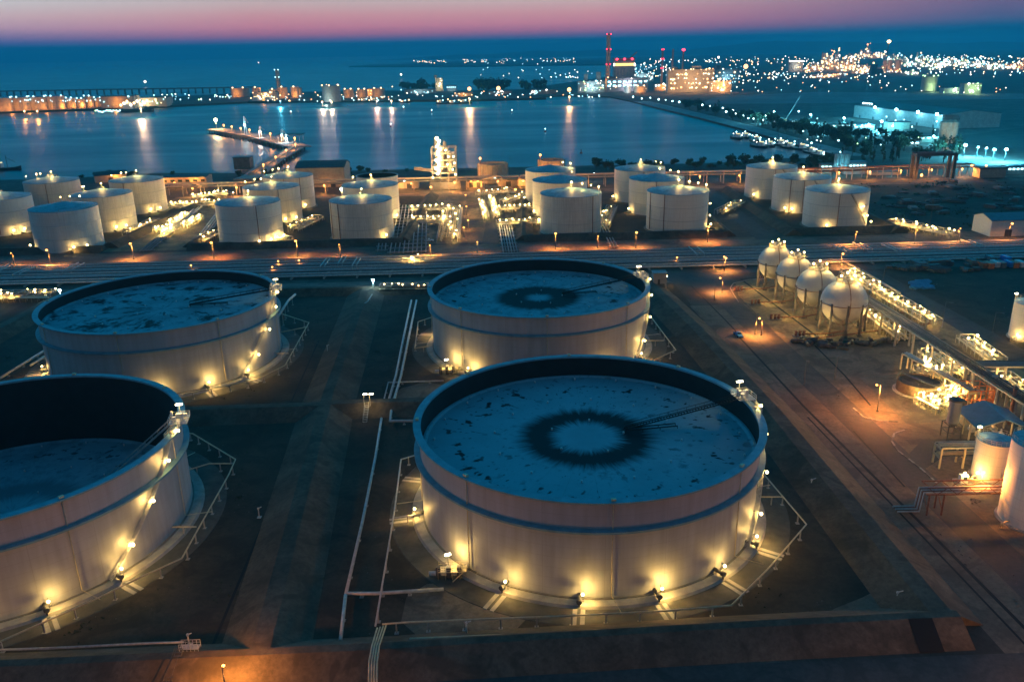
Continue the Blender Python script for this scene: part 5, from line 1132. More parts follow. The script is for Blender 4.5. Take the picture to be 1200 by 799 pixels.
for i, (px, py, mm) in enumerate(((32, 143, 'b_red'), (341, 133.5, 'b_cool'), (473, 128, 'b_cool'), (506, 132, 'b_cool'), (600, 132, 'b_cool'), (639, 155, 'b_cool'), (458, 149, 'b_cool'), (681, 180, 'dark_steel'))):
    x, y = at(px, py, -2.5); t = Thing('buoy', f'{"red" if mm == "b_red" else "unlit dark" if mm == "dark_steel" else "small white lit"} buoy on the bay, {nth(i)} from the left', 'buoy', (x, y, -2.5), 'buoys on the bay'); t.part('float', MB().lathe([(1.6, -.4), (1.7, .8), (.5, 1.4), (.3, 4)], 10), 'red', local=True); t.part('lamp', MB().ball((0, 0, 4.4), .5 * mpp(x, y) if mm != 'dark_steel' else .4, 6, 4), mm, local=True)

# ================================================================== vehicles, containers, yard clutter
def pickup(label, x, y, rz, paint):
    t = Thing('pickup_truck', label, 'pickup truck', (x, y, .016), None, rz); pt = lambda n, mb, m, par=None: t.part(n, mb, m, par, local=True)
    m = MB(); m.v = []; prof = [(-2.6, .45), (-2.6, 1.05), (-.6, 1.05), (-.6, .75), (-.55, 1.08), (.1, 1.75), (-.5, 1.75)]
    sh = [(-2.6, .45), (-2.6, 1.05), (-.75, 1.05), (-.6, 1.72), (.55, 1.72), (1.1, 1.12), (2.45, 1.0), (2.6, .8), (2.6, .45)]; n = len(sh)
    for s_ in (-.9, .9):
        for a, b in sh: m.v.append((a, s_ * (.84 if b > 1.5 else 1), b))
    m.face(tuple(range(n))); m.face(tuple(range(n, 2 * n))[::-1])
    for i in range(n): j = (i + 1) % n; m.face((i, i + n, j + n, j))
    pt('body', m, paint); pt('cargo_bed', MB().box(-1.65, 0, 1.08, 1.7, 1.5, .08), 'black')
    w_ = MB(); w_.v = [(.62, -.72, 1.66), (.62, .72, 1.66), (1.06, .78, 1.2), (1.06, -.78, 1.2)]; w_.v = [(a + .03, b, c + .03) for a, b, c in w_.v]; w_.face((0, 1, 2, 3)); pt('windscreen', w_, 'glass')
    for a in (-1.7, 1.65):
        for s_ in (-.86, .86): wm = MB(); wm.tube([(a, s_ - .12, .38), (a, s_ + .12, .38)], .38, 14); q = pt('wheel', wm, 'tyre')
    for s_ in (-.6, .6): pt('headlight', MB().box(2.6, s_, .82, .06, .3, .16), 'white')
    return t
x, y = at(865, 394); pickup('blue pickup truck parked on the shoulder left of the spheres', x, y, -1.45, 'blue')
for i, (px, py, c) in enumerate(((617, 226, 'dark_steel'), (600, 227, 'white'), (503, 283, 'white'), (530, 270, 'dark_steel'))): x, y = at(px, py); pickup(('dark pickup parked on the shore road left of the central tanks', 'white pickup parked on the shore road', 'white pickup beside the lit manifold of the third cluster', 'dark pickup on the service road shoulder')[i], x, y, random.uniform(-.3, .3), c)
cnt = 0
for i, (px, py, c, zz) in enumerate(((1150, 313, 'rust', 0), (1158, 313.5, 'orange', 0), (1166, 312, 'white', 0), (1172, 312.5, 'roof_blue', 0), (1182, 312, 'blue', 0), (1187, 312.5, 'orange', 0), (1195, 312, 'white', 0), (1160, 306, 'roof_blue', 0), (1178, 306, 'blue', 0))):
    x, y = at(px, py); t = Thing('shipping_container', f'{ {"rust":"rusty","orange":"orange","white":"pale","roof_blue":"grey blue","blue":"blue"}[c] } shipping container, {nth(i if i < 7 else i - 7)} from the left in the {"front" if i < 7 else "back"} row beyond the inner road', 'container', (x, y, zz), 'shipping containers on the open yard', PI / 2 + .03); m = MB(); m.box(0, 0, 1.35, 6.1, 2.4, 2.6)
    for k in range(16): m.box(-2.9 + k * .387, 0, 1.35, .16, 2.5, 2.5)
    t.part('box', m, c, local=True)
    for s_ in (-.55, .55): t.part('door', MB().box(-3.1, s_, 1.35, .1, 1.0, 2.3), c, local=True)
rk = random.Random(5)
crates = []
for i in range(60):
    px, py = rk.choice(((rk.uniform(1035, 1130), rk.uniform(225, 252)), (rk.uniform(1090, 1200), rk.uniform(212, 245)), (rk.uniform(1050, 1140), rk.uniform(308, 318)))); x, y = at(px, py); k = i % 3
    if len(crates) < 3:
        m = MB(); 
        if k == 0:
            m.box(0, 0, 1, 8, 3, 2); m.box(.5, .2, 2.3, 6, 2.6, .6, .1); m.box(-1.5, 2.2, .5, 4, 1.4, 1, .2)
        elif k == 1:
            for j in range(5): m.tube([(-5, j * .9 - 2, .45), (5, j * .9 - 1.8, .45)], .42, 7)
            for j in range(4): m.tube([(-4.8, j * .9 - 1.5, 1.2), (5, j * .9 - 1.4, 1.2)], .4, 7)
        else:
            for j in range(9): m.box(rk.uniform(-3, 3), rk.uniform(-2, 2), .5 + rk.uniform(0, .6), rk.uniform(.8, 3), rk.uniform(.6, 2), rk.uniform(.5, 1.4), rk.uniform(0, 3))
        o = m.build(('covered_crate', 'pipe_stack', 'scrap_heap')[k], ('dark_steel', 'dark_steel', 'bundle')[k]); crates.append(o)
    else: o = crates[k].copy(); COL.objects.link(o)
    o.location = (x, y, .01); o.rotation_euler.z = rk.uniform(0, 3.1); s_ = rk.uniform(.7, 1.5); o.scale = (s_, s_, s_ * .8)
    tag(o, ('covered pale crate lying on the dark scrap yard at right', 'stack of steel pipes lying on the dark scrap yard at right', 'heap of scrap metal on the dark yard at right')[k], ('crate', 'pipe stack', 'scrap heap')[k], ('crates on the scrap yard', 'pipe stacks on the scrap yard', 'scrap heaps on the yard')[k])
m = MB()
for j in range(40):
    x, y = at(rk.uniform(1068, 1092), rk.uniform(330, 339)); m.box(x, y, rk.uniform(.2, .7), rk.uniform(2, 5), rk.uniform(1, 3), .5, rk.uniform(0, 3))
tag(m.build('tarpaulin_heap', mat('blue_tarpaulin', (.02, .13, .30), .6, 0, 2, .3)), 'crumpled blue tarpaulin heap on the open yard beyond the inner road', 'tarpaulin')

# ================================================================== far harbour spit
FARP = .16
def far_tank(label, px, py, wpx, hpx, lit=SOD, power=9e4, group='tanks on the harbour spit', lamps=2, bulb='b_warm_far', wall='wall_cream', dome=False):
    x, y = at(px, py, 1.5); s = mpp(x, y); R, H = wpx * s / 2, hpx * s; t = Thing('harbour_tank', label, 'tank', (x, y + R, 1.5), group)
    t.part('shell', MB().lathe([(R, 0), (R, H)], 36), wall, local=True); t.part('roof', MB().lathe([(R + .2, H), (R * .6, H + (R * .28 if dome else R * .1)), (.3, H + (R * .38 if dome else R * .14))], 36), 'tank_roof' if not dome else wall, local=True)
    for i in range(lamps):
        a = -90 + (i - (lamps - 1) / 2) * 70; t.part('roof_lamp', MB().ball((*P(0, 0, R * .95, a), H + 1.2), s * .8, 6, 4), bulb, local=True)
    if power: t.light((-R * .3, -R - 16, 7), power * FARP, lit, 1.5, local=True)
    return t
for i, px in enumerate((2, 22, 42, 62)): far_tank(f'{nth(i)} large orange lit tank from the left on the harbour spit', px, 131 - i * .8, 17, 12.5, lamps=3, power=1.1e5, bulb='b_cool_far')
for i, (px, w_, h_) in enumerate(((82, 9, 10), (94, 8, 9), (103, 9, 11), (115, 11, 9))): far_tank(f'{nth(i)} smaller orange tank from the left beside the four large spit tanks', px, 127.5 - i * .6, w_, h_, bulb='b_cool_far')
far_tank('wide low orange tank alone on the right half of the spit', 279, 114, 20, 9, power=2e5)
for i, (px, w_, h_) in enumerate(((300, 9, 11), (320, 8, 9), (331, 10, 11), (345, 9, 11), (350, 7, 10))): far_tank(f'{nth(i)} pale tank from the left beside the far harbour chimney', px, 115.5 - i * .3, w_, h_, lamps=1)
far_tank('great grey storage tank with orange lit top at the far harbour', 387, 120, 20, 17, lit=(.8, .95, .8), power=1.2e5, lamps=5, wall='wall_grey')
for i, (px, w_, h_) in enumerate(((408, 12, 9), (424, 12, 9), (443, 14, 10))): far_tank(f'{nth(i)} pale tank from the left right of the great grey storage tank', px, 115, w_, h_, lamps=2, bulb='b_warm_far')
def chimney(label, px, py, hpx, wpx, bulb=None, bands=4, taper=.8, col='concrete', group='tall chimneys', lit=0, head=None):
    x, y = at(px, py, 1); s = mpp(x, y); t = Thing('chimney', label, 'chimney', (x, y, 0), group); H = hpx * s; r = wpx * s / 2
    t.part('shaft', MB().lathe([(r, 0), (r * taper, H), (r * taper * .8, H), (r * taper * .8, H - r)], 24), col, local=True)
    for k in range(bands):
        z = H * (1 - .02 - k * .26); t.part('gallery', MB().lathe([(r * .9, z - s * .5), (r * 1.25, z), (r * .9, z + s * .4)], 20), 'dark_steel', local=True)
        if bulb:
            for q in (-1, 1): t.part('beacon', MB().ball((q * r * .75, -r * 1.2, z + .2 * s), s * (.62 if not head else .9), 6, 4), bulb, local=True)
    if head: t.part('beacon_head', MB().ball((0, -r, H + s * 1.0), s * 1.9, 8, 5, .7), head, local=True)
    if lit: t.light((-r * 3, -r * 8, 25), lit * FARP, SOD, 2, local=True)
    return t
chimney('short pale chimney above the far harbour tanks', 328, 114, 29, 5, 'b_cool_far', 2, lit=1.6e5)
chimney('tallest chimney of the power station, left of the red lit boiler house', 712, 106, 60, 5.6, 'b_red', 4, lit=2.5e5, col='wall_cream')
chimney('slender banded chimney, leftmost of three beside the orange boiler house', 775, 99, 37, 2.6, 'b_red', 3, lit=9e4)
chimney('plain slender chimney, middle of three beside the orange boiler house', 787, 99, 37, 2.4, None, 0, lit=9e4)
chimney('slender chimney with glowing red head above the orange boiler house', 799, 99, 35, 2.2, None, 2, head='b_red', lit=9e4)
chimney('flare stack with burning flame above the distant refinery', 1038, 78, 23, .8, None, 0, head='flame', col='dark_steel')

def block(label, px, py, wpx, hpx, dpx=None, wallm='wall_grey', roofm='roof_dark', name='industrial_building', cat='building', lamps=0, bulb='b_cool_far', wins=0, winm='b_window', lit=0, litc=COOL, tiers=(), group='far harbour buildings', front=14, rz=0.0):
    """a flat roofed works building seen far across the bay"""
    x, y = at(px, py, 1); s = mpp(x, y); W, H, D = wpx * s, hpx * s, (dpx or wpx * .7) * s; t = Thing(name, label, cat, (x, y + D / 2, 0), group, rz)
    t.part('wall', MB().box(0, 0, H / 2, W, D, H), wallm, local=True); t.part('roof', MB().box(0, 0, H + .5, W + 1.5, D + 1.5, 1.0), roofm, local=True)
    r = random.Random(px * 31 + py)
    for k, (ox, w2, h2) in enumerate(tiers): t.part('roof_house', MB().box(ox * s, 0, H + 1 + h2 * s / 2, w2 * s, D * .7, h2 * s), wallm, local=True)
    for k in range(wins): t.part('window', MB().box(-W / 2 + W * (k % 8 + .5) / min(8, wins), -D / 2 - .2, H * (.75 - .3 * (k // 8)), W / min(8, wins) * .55, .4, max(1.2, H * .12)), winm, local=True)
    for k in range(lamps): t.part('lamp', MB().ball((r.uniform(-.5, .5) * W, -D / 2 - 1.2, (r.randrange(1, 6) / 5 + r.uniform(-.03, .03)) * H), s * r.choice((.35, .45, .6, .9)), 6, 4), bulb if not isinstance(bulb, tuple) else bulb[k % len(bulb)], local=True)
    if lit: t.light((0, -D / 2 - front, H * .5), lit * FARP, litc, 2, local=True)
    return t
block('grey warehouse with dark roof right of the orange tanks on the spit', 139, 127, 34, 12, 14, 'wall_cream', lit=1.6e5, litc=SOD, lamps=3)
block('pale works building behind the blazing moored ship', 172, 125, 42, 9, 14, 'wall_cream', lamps=16, bulb=('b_green', 'b_cool_far', 'b_white_far', 'b_warm_far'), lit=2.5e5, litc=(1, .7, .4))
block('pale store right of the blazing moored ship', 190, 122, 16, 8, 10, 'wall_grey')
block('orange lit pipe works right of the great grey storage tank', 432, 113, 26, 8, 9, 'wall_cream', lamps=12, bulb=('b_warm_far', 'b_sod_far'), lit=2e5, litc=SOD)
block('process plant with greenish lamps left of the far chimney', 311, 118, 26, 9, 8, 'wall_grey', lamps=18, bulb=('b_warm_far', 'b_green', 'b_sod_far', 'b_warm_far'), lit=2e5, litc=SOD)
block('yellow lit tower block on the far quay', 515, 107, 8, 14, 6, 'wall_cream', wins=0, lamps=8, bulb=('b_window', 'b_white_far'), lit=1.4e5, litc=(1, .85, .5), tiers=((-4, 3, 3),))
block('long low teal lit shed left of the yellow tower block on the far quay', 492, 110, 34, 5, 10, 'wall_grey', lamps=8, lit=7e4)
block('teal lit office right of the yellow tower block on the far quay', 529, 107, 11, 6, 8, 'wall_grey', wins=5, winm='b_cool_far', lit=5e4)
block('low shed under the left orange floodlight on the far quay', 543, 113, 20, 4, 8, 'wall_cream', lamps=5, bulb='b_warm_far', lit=1e5, litc=SOD)
block('long dim shed on the far quay between the orange floodlights', 586, 111, 26, 4, 9, 'wall_grey', lamps=6, bulb=('b_cool_far', 'b_white_far'))
block('dim shed on the far quay left of the power station', 637, 110, 28, 4.5, 9, 'wall_grey', lamps=8, bulb=('b_cool_far', 'b_white_far'))
# power station
G_ = 'power station buildings'
bh = block('tall boiler house with red beacons and a glowing orange louvre band', 731, 105, 23, 33, 14, 'wall_grey', group=G_, lit=9e4, litc=(.7, .75, 1), front=60)
s = mpp(bh.loc[0], bh.loc[1]); D = 14 * s; W = 23 * s; H = 33 * s
bh.part('louvre_band', MB().box(0, -D / 2 - .6, H * .80, W * .96, 1.0, 2.6 * s), 'b_orangepanel', local=True); bh.part('red_glow_band', MB().box(0, -D / 2 - .6, H * .945, W * .9, 1.0, 1.4 * s), mat('painted_red_glow', (.3, .03, .04), .6), local=True)  # red band: the beacons' glow put into the wall colour
for k in range(3): bh.part('beacon', MB().ball((-W * .36 + k * W * .36, -D / 2 - 2, H * .97), s * 1.3, 8, 5, .8), 'b_red', local=True)
for k in range(6): bh.part('duct', MB().box(-W * .38 + k * W * .152, -D / 2 - 1.5, H * .56, 1.2 * s, 3, 7 * s), 'wall_cream', local=True)
bh.part('conveyor', MB().bar((W * .3, 0, H), (W * .62, 0, H + 6 * s), 1.2 * s, 1.2 * s), 'wall_cream', local=True)
for k in range(2): bh.part('louvre_end', MB().box((-1, 1)[k] * W * .49, -D / 2 - .8, H * .80, 1.4 * s, 1.4, 2.6 * s), 'b_white_far', local=True)
block('low turbine hall in front of the boiler house', 735, 107, 46, 14, 9, 'wall_grey', group=G_, wins=14, winm='b_cool_far', lamps=10, bulb=('b_cool_far', 'b_white_far', 'b_cool_far', 'b_warm_far'), lit=2.2e5, litc=(.9, .8, 1))
block('teal lit process block left of the boiler house', 693, 108, 30, 12, 8, 'wall_grey', group=G_, lamps=34, bulb=('b_cool_far', 'b_cool_far', 'b_white_far', 'b_warm_far', 'b_green'), lit=2.2e5, tiers=((-6, 4, 7), (8, 5, 9)))
block('slanted conveyor house at the foot of the tall chimney', 717, 107, 10, 15, 7, 'wall_cream', group=G_, lamps=6, bulb='b_warm_far', lit=1.4e5, litc=SOD)
far_tank('orange lit round tank in front of the turbine hall', 751, 109, 13, 7, power=2.2e5, group='power station tanks', lamps=2); far_tank('pale white tank in front of the boiler house', 736, 109, 7, 7, lit=COOL, power=1e5, group='power station tanks', lamps=1, wall='white')
o_ = block('blazing orange boiler house beside the three slender chimneys', 809, 108, 50, 24, 12, 'wall_cream', group=G_, lamps=70, bulb=('b_warm_far', 'b_sod_far', 'b_warm_far', 'b_white_far'), lit=7e5, litc=(1, .5, .2), tiers=((-18, 6, 2), (6, 10, 3)), front=40)
o_.light((-60, -70, 20), 5e4, (1, .5, .2), 2, local=True); o_.light((60, -70, 20), 5e4, (1, .5, .2), 2, local=True)
block('low lit sheds left of the blazing orange boiler house', 776, 106, 16, 7, 8, 'wall_cream', group=G_, lamps=14, bulb=('b_warm_far', 'b_white_far', 'b_cool_far'), lit=2e5, litc=SOD)
block('teal lit works right of the blazing orange boiler house', 851, 100, 26, 17, 10, 'roof_blue', group=G_, lamps=34, bulb=('b_cool_far', 'b_cool_far', 'b_warm_far'), lit=2e5, tiers=((-9, 5, 4),))
block('brown lit stack house at the right end of the power station', 845, 108, 22, 12, 9, 'wall_cream', group=G_, lamps=22, bulb=('b_warm_far', 'b_white_far', 'b_sod_far'), lit=3e5, litc=SOD)
block('bright white lit works behind the boiler house', 752, 95, 26, 8, 9, 'wall_grey', group=G_, lamps=26, bulb=('b_cool_far', 'b_white_far', 'b_cool_far'), lit=2e5)

# refinery far to the right: every unit a thing of its own
def unit(label, px, py, wpx, hpx, n, bulbs, lit, litc, seed):
    x, y = at(px, py, 0); s = mpp(x, y); r = random.Random(seed); W, H, D = wpx * s, hpx * s, wpx * s * .7; t = Thing('process_unit', label, 'process unit', (x, y + D / 2, 0), 'distant refinery units')
    t.part('frame', frame_mb(-W / 2, W / 2, -D / 2, D / 2, [H * k for k in (.2, .4, .6)], 4, 2, s * .22), 'concrete', local=True)
    for k in range(4): xx = r.uniform(-.4, .4) * W; rr = r.uniform(.5, 1.1) * s; hh = H * r.uniform(.55, 1.0); t.part('column', MB().lathe([(rr, 0), (rr, hh), (.1, hh + rr)], 10, xx, r.uniform(-.3, .3) * D), 'wall_cream', local=True)
    t.part('building', MB().box(r.uniform(-.3, .3) * W, D * .2, H * .15, W * .5, D * .5, H * .3), 'wall_cream', local=True)
    for k in range(n): t.part('lamp', MB().ball((r.uniform(-.52, .52) * W, -D / 2 - r.uniform(0, 6), H * min(1, abs(r.gauss(.3, .32)) + .04)), s * r.uniform(.45, .9), 6, 4), bulbs[r.randrange(len(bulbs))], local=True)
    if lit: t.light((0, -D / 2 - 30, H * .35), lit * FARP, litc, 2, local=True)
WB, CB, MXB = ('b_warm_far', 'b_sod_far', 'b_warm_far', 'b_white_far'), ('b_cool_far', 'b_white_far', 'b_cool_far', 'b_white_far', 'b_green', 'b_warm_far'), ('b_warm_far', 'b_cool_far', 'b_white_far', 'b_sod_far')
rr_ = random.Random(21); ul = []
for px, py, w_, h_, n in ((948, 84, 10, 7, 12), (958, 83, 10, 9, 14), (966, 82, 8, 17, 14), (977, 82, 12, 21, 26), (986, 84, 12, 17, 26), (996, 84, 12, 14, 26), (1006, 86, 13, 11, 24), (1016, 85, 12, 9, 20), (1000, 72, 12, 8, 14), (1012, 69, 12, 9, 14), (1016, 68, 6, 14, 8), (1024, 69, 12, 7, 13), (1034, 68, 10, 6, 12), (975, 90, 30, 4, 14), (960, 91, 20, 3, 10)): ul.append((px, py, w_, h_, n, WB, 5e5, SOD))
for px, py, w_, h_, n in ((1046, 74, 12, 10, 18), (1056, 76, 12, 9, 20), (1066, 78, 12, 9, 22), (1077, 77, 12, 12, 24), (1086, 79, 12, 12, 26), (1096, 82, 12, 11, 24), (1104, 79, 12, 9, 22), (1114, 77, 12, 8, 22), (1126, 78, 12, 8, 20), (1138, 78, 13, 7, 20), (1150, 80, 13, 7, 20), (1162, 82, 13, 7, 18), (1172, 80, 12, 6, 14), (1068, 88, 14, 5, 14)): ul.append((px, py, w_, h_, n, CB, 2.5e5, (.8, .95, .85)))
for px, py, w_, h_, n in ((1184, 81, 12, 6, 12), (1196, 81, 14, 9, 16), (1044, 85, 22, 7, 10)): ul.append((px, py, w_, h_, n, WB, 6e5, (1, .35, .15)))
ul.sort()
for i, (px, py, w_, h_, n, bb, lt, lc) in enumerate(ul): unit(f'{nth(i)} lit refinery unit from the left, {"orange" if bb is WB else "white and teal"} lamps', px, py, w_, h_, n, bb, lt, lc, i * 13 + 5)
block('round edged white office with lit crown left of the refinery', 932, 84, 15, 11, 9, 'wall_grey', lamps=5, bulb='b_warm_far', lit=2e5, group='far plain buildings', litc=(1, .9, .7)).part('lit_crown', MB().box(0, -4.6 * mpp(*at(932, 84)) - .5, 10.5 * mpp(*at(932, 84)), 15 * mpp(*at(932, 84)), 1, .9 * mpp(*at(932, 84))), 'b_white_far', local=True)
block('dark tower silhouetted in front of the refinery', 1024, 88, 6, 10, 5, 'roof_dark', group='far plain buildings'); block('dark box right of the dark tower before the refinery', 1031, 88, 7, 6, 5, 'roof_dark', group='far plain buildings')
for i, (px, w_) in enumerate(((1037, 4), (1043, 5), (1053, 6))): far_tank(f'{nth(i)} pale silo from the left below the refinery', px, 84, w_, 11, group='refinery silos', lamps=0, power=8e4)
far_tank('domed green lit store on the dark fields at right', 1092, 107, 15, 14, lit=(.6, 1, .5), power=2.4e5, group='far domed stores', lamps=5, bulb='b_green', dome=True)
block('green lit plant on the dark fields right of the domed store', 1116, 109, 18, 5, 8, 'wall_grey', lamps=10, bulb=('b_green', 'b_white_far'), lit=1.2e5, litc=(.6, 1, .6), group='far plain buildings')
block('green lit works at the right of the dark fields', 1139, 110, 17, 10, 9, 'wall_grey', lamps=18, bulb=('b_green', 'b_white_far', 'b_green'), lit=1.8e5, litc=(.7, 1, .4), group='far plain buildings')

# viaduct far behind the spit
t = Thing('viaduct', 'long low viaduct crossing the far water behind the spit', 'bridge', (*at(0, 110, 0), 0)); p0, p1 = at(-60, 110.5, 8), at(300, 104.5, 8); m = MB(); m.bar((*p0, 14), (*p1, 14), 8, 3.5); t.part('deck', m, 'concrete_dark')
for i in range(44): k = (i + .5) / 44; x, y = p0[0] + (p1[0] - p0[0]) * k, p0[1] + (p1[1] - p0[1]) * k; m = MB(); m.bar((x, y, -4), (x, y, 12.5), 4); t.part('pier', m, 'concrete_dark')

# ------------------------------------------------------------------ right hand quay, cyan lit works
def flood(label, px, py, z, r, p, col=CYAN, group='cyan white floodlight masts', bulb='b_flood', n=1):
    x, y = at(px, py, z); t = Thing('flood_mast', label, 'floodlight', (x, y, 0), group); m = MB(); m.tube([(x, y, 0), (x, y, z)], .3, 6, .16); m.bar((x - 2, y, z), (x + 2, y, z), .3); t.part('pole', m, 'dark_steel')
    t.part('lamp_head', MB().ball((x, y - .5, z + r * .5), r, 8, 5, .8), bulb); t.light((x, y - 3.5 - r, z - .5), p * .85, col, 1.0)
for lab, px, py, z, r, p in (('brightest cyan white flood mast before the dark slope at right', 1131, 171, 24, 2.6, 2.6e5), ('cyan white flood mast at far right, middle of three', 1165, 176, 24, 2.0, 1.8e5), ('cyan white flood mast at far right, rightmost of three', 1179, 176, 24, 2.3, 2e5), ('small cyan lamp between the large flood masts at right', 1146, 173, 22, 1.2, 6e4), ('small cyan lamp left of the rightmost pair of flood masts', 1156, 174, 22, 1.2, 6e4), ('large cyan white flood mast before the long cyan lit warehouse', 1033, 143, 26, 2.5, 2.4e5), ('cyan white flood mast among the works left of the long warehouse', 989, 139, 24, 2.2, 1.6e5), ('cyan flood mast over the middle of the quay trees', 950, 135, 26, 2.1, 1.6e5), ('bright cyan flood mast over the fishing quay', 898, 136, 26, 2.4, 2e5), ('cyan flood mast left of the crane behind the quay', 907, 131, 22, 1.4, 6e4), ('cyan flood mast among the works before the warehouse end', 1046, 148, 22, 1.5, 7e4), ('teal flood mast at the right end of the quay trees', 966, 148, 20, 1.4, 6e4), ('teal flood mast over the yard before the long warehouse', 1018, 146, 20, 1.5, 7e4), ('teal flood mast near the grey silos', 1094, 160, 20, 1.3, 5e4)): flood(lab, px, py, z * .42, r * .55, p)
wx0, wy0 = at(1006, 138); wx1, wy1 = at(1112, 152.5); wl = math.dist((wx0, wy0), (wx1, wy1)); wr = math.atan2(wy1 - wy0, wx1 - wx0)
t = gable('long cyan lit warehouse with pale wall on the dark flats', 'warehouse', 'warehouse', (wx0 + wx1) / 2 + 38, (wy0 + wy1) / 2 + 20, wl, 80, 17, 5, wr, 'wall_grey', 'roof_dark', doors=6); 
for k in range(4):
    fx = -wl / 2 + wl * (.30, .55, .78, .97)[k]; MB().ball((fx, -45, 18), 1.7, 8, 5).build('wall_lamp', 'b_flood', t.o); t.light((fx, -52, 15), 1.2e4, CYAN, 1.2, local=True)
for k in range(3): t.light((-wl * .42 + k * 26, -62, 8), 1.4e4, CYAN, 1.2, local=True)
for i in range(5): b = MB().ball((-wl / 2 + 6 + i * 6, -30, 20.5), .9, 6, 4).build('ridge_lamp', 'b_cool', t.o)
GQ = 'quay works buildings'
rq = random.Random(77)
for i, (lab, px, py, w_, h_, ws, lit) in enumerate((('two storey block with bright roof edge behind the right tank trio', 1002, 203, 22, 12, 6, 9000), ('pale low office with lit window left of the two storey block', 968, 202, 12, 9, 3, 9000), ('small cyan roofed store right of the two storey block', 1038, 204, 30, 3, 0, 6000), ('arched pale shed before the long cyan warehouse', 1053, 151, 22, 7, 0, 2.4e4), ('low works shed left of the arched shed', 1012, 153, 22, 6, 4, 2.4e4), ('low works shed among the quay trees', 985, 151, 20, 5, 4, 2e4), ('dim shed under the crane by the quay', 936, 145, 18, 4, 3, 1.6e4), ('low shed right of the arched shed', 1088, 166, 20, 6, 3, 2e4), ('low shed at the foot of the grey silos', 1070, 170, 14, 4, 2, 1e4), ('orange lit gatehouse at the right end of the long shore rack', 1163, 207, 26, 9, 0, 0), ('dim low shed at far right beyond the long rack', 1192, 203, 20, 7, 5, 3000))):
    block(lab, px, py, w_, h_, w_ * .5, ('wall_grey', 'wall_cream')[i % 2], 'roof_blue' if i % 2 == 0 else 'roof_dark', wins=ws, winm='b_cool_far', lit=lit, litc=CYAN, group=GQ, front=8)
x, y = at(1148, 206); t = street_lamp('street_lamp', 'orange lamp before the gatehouse at the right end of the shore rack', x, y - 6, 9, 'b_sod', 16000, SOD, 'sodium lamps of the shore yard', .8); x, y = at(1133, 206); street_lamp('street_lamp', 'orange lamp left of the gatehouse at the right end of the shore rack', x, y - 4, 9, 'b_sod', 14000, SOD, 'sodium lamps of the shore yard', .9)
t = Thing('silo_group', 'pair of tall grey silos with a lit flank right of the quay works', 'silo', (*at(1110, 171), 0)); 
for k in range(3): x, y = at(1103 + k * 6, 170.5); t.part('silo', MB().lathe([(4.2, 0), (4.2, 24), (.4, 27)], 24, x, y), 'wall_cream')
t.part('headhouse', MB().box(*at(1110, 170), 29, 16, 6, 5), 'roof_dark'); t.light((*at(1112, 174), 8), 14000, (1, .8, .5), 1)
x, y = at(1091, 209); t = Thing('portal_frame', 'grey portal crane frame standing beyond the long shore rack', 'portal frame', (x, y, 0)); m = MB()
for xx in (-15, 15):
    for yy in (-4, 4): m.bar((x + xx, y + yy, 0), (x + xx, y + yy, 19), 2.2)
    m.bar((x + xx, y - 4, 19), (x + xx, y + 4, 19), 2)
for yy in (-4, 4): m.bar((x - 16, y + yy, 19.5), (x + 16, y + yy, 19.5), 1.6, 2.4)
t.part('frame', m, 'dark_steel'); t.part('lamp', MB().ball((x - 11, y - 6, 3.5), 1.0, 8, 5), 'b_sod'); t.light((x - 11, y - 8, 4), 2500, SOD, .5)
t = Thing('batching_silo', 'slim cement silos beside the two storey block', 'silo', (*at(983, 205), 0))
for k in range(3): x, y = at(979 + k * 6, 204.5); t.part('silo', MB().lathe([(.6, 3), (2.2, 7), (2.2, 17), (.2, 18)], 18, x, y), 'wall_grey')
m = MB(); x, y = at(983, 204); m.bar((x - 8, y, 2), (x + 4, y + 3, 18), 1.2); t.part('conveyor', m, 'steel'); t.light((x - 3, y - 9, 6), 5000, CYAN, .6)
x, y = at(919, 143); t = Thing('crawler_crane', 'crane with slanting lattice jib behind the fishing quay', 'crane', (x, y, 0)); t.part('cab', MB().box(x, y, 2.4, 6, 4, 3.4), 'orange'); m = MB()
for s_ in (-.8, .8): m.bar((x + 2, y + s_, 3.5), (x + 20, y + s_ * .4, 36), .35)
for k in range(10): m.bar((x + 2 + 1.8 * k, y - .8, 3.5 + 3.25 * k), (x + 3.8 + 1.8 * k, y + .6, 6.75 + 3.25 * k), .25)
t.part('jib', m, 'pale_pipe'); t.part('track', MB().box(x, y, .6, 7, 5, 1.2), 'dark_steel')
# quay edge road, the paleness of its lamplight put into the slab colour
M['quay_slab'] = mat('lamplit_quay_slab', (.30, .31, .30), .9, 0, .05, .3)
structure('quay_apron', MB().strip([(a - 1, b) for a, b in quay][::-1], [(a + 24 + (b - 800) * .01, b) for a, b in quay][::-1], .02), 'quay_slab')
sheet('field', [at(820, 122), at(1010, 121), at(1040, 118), at(1200, 116), at(1200, 110), at(960, 108), at(840, 113)], .03, mat('pale_flats', (.14, .16, .16), .9, 0, .01, .3))
sheet('field', [at(1120, 160), at(1200, 150), at(1260, 140), at(1260, 182), at(1130, 178)], .03, 'bund')

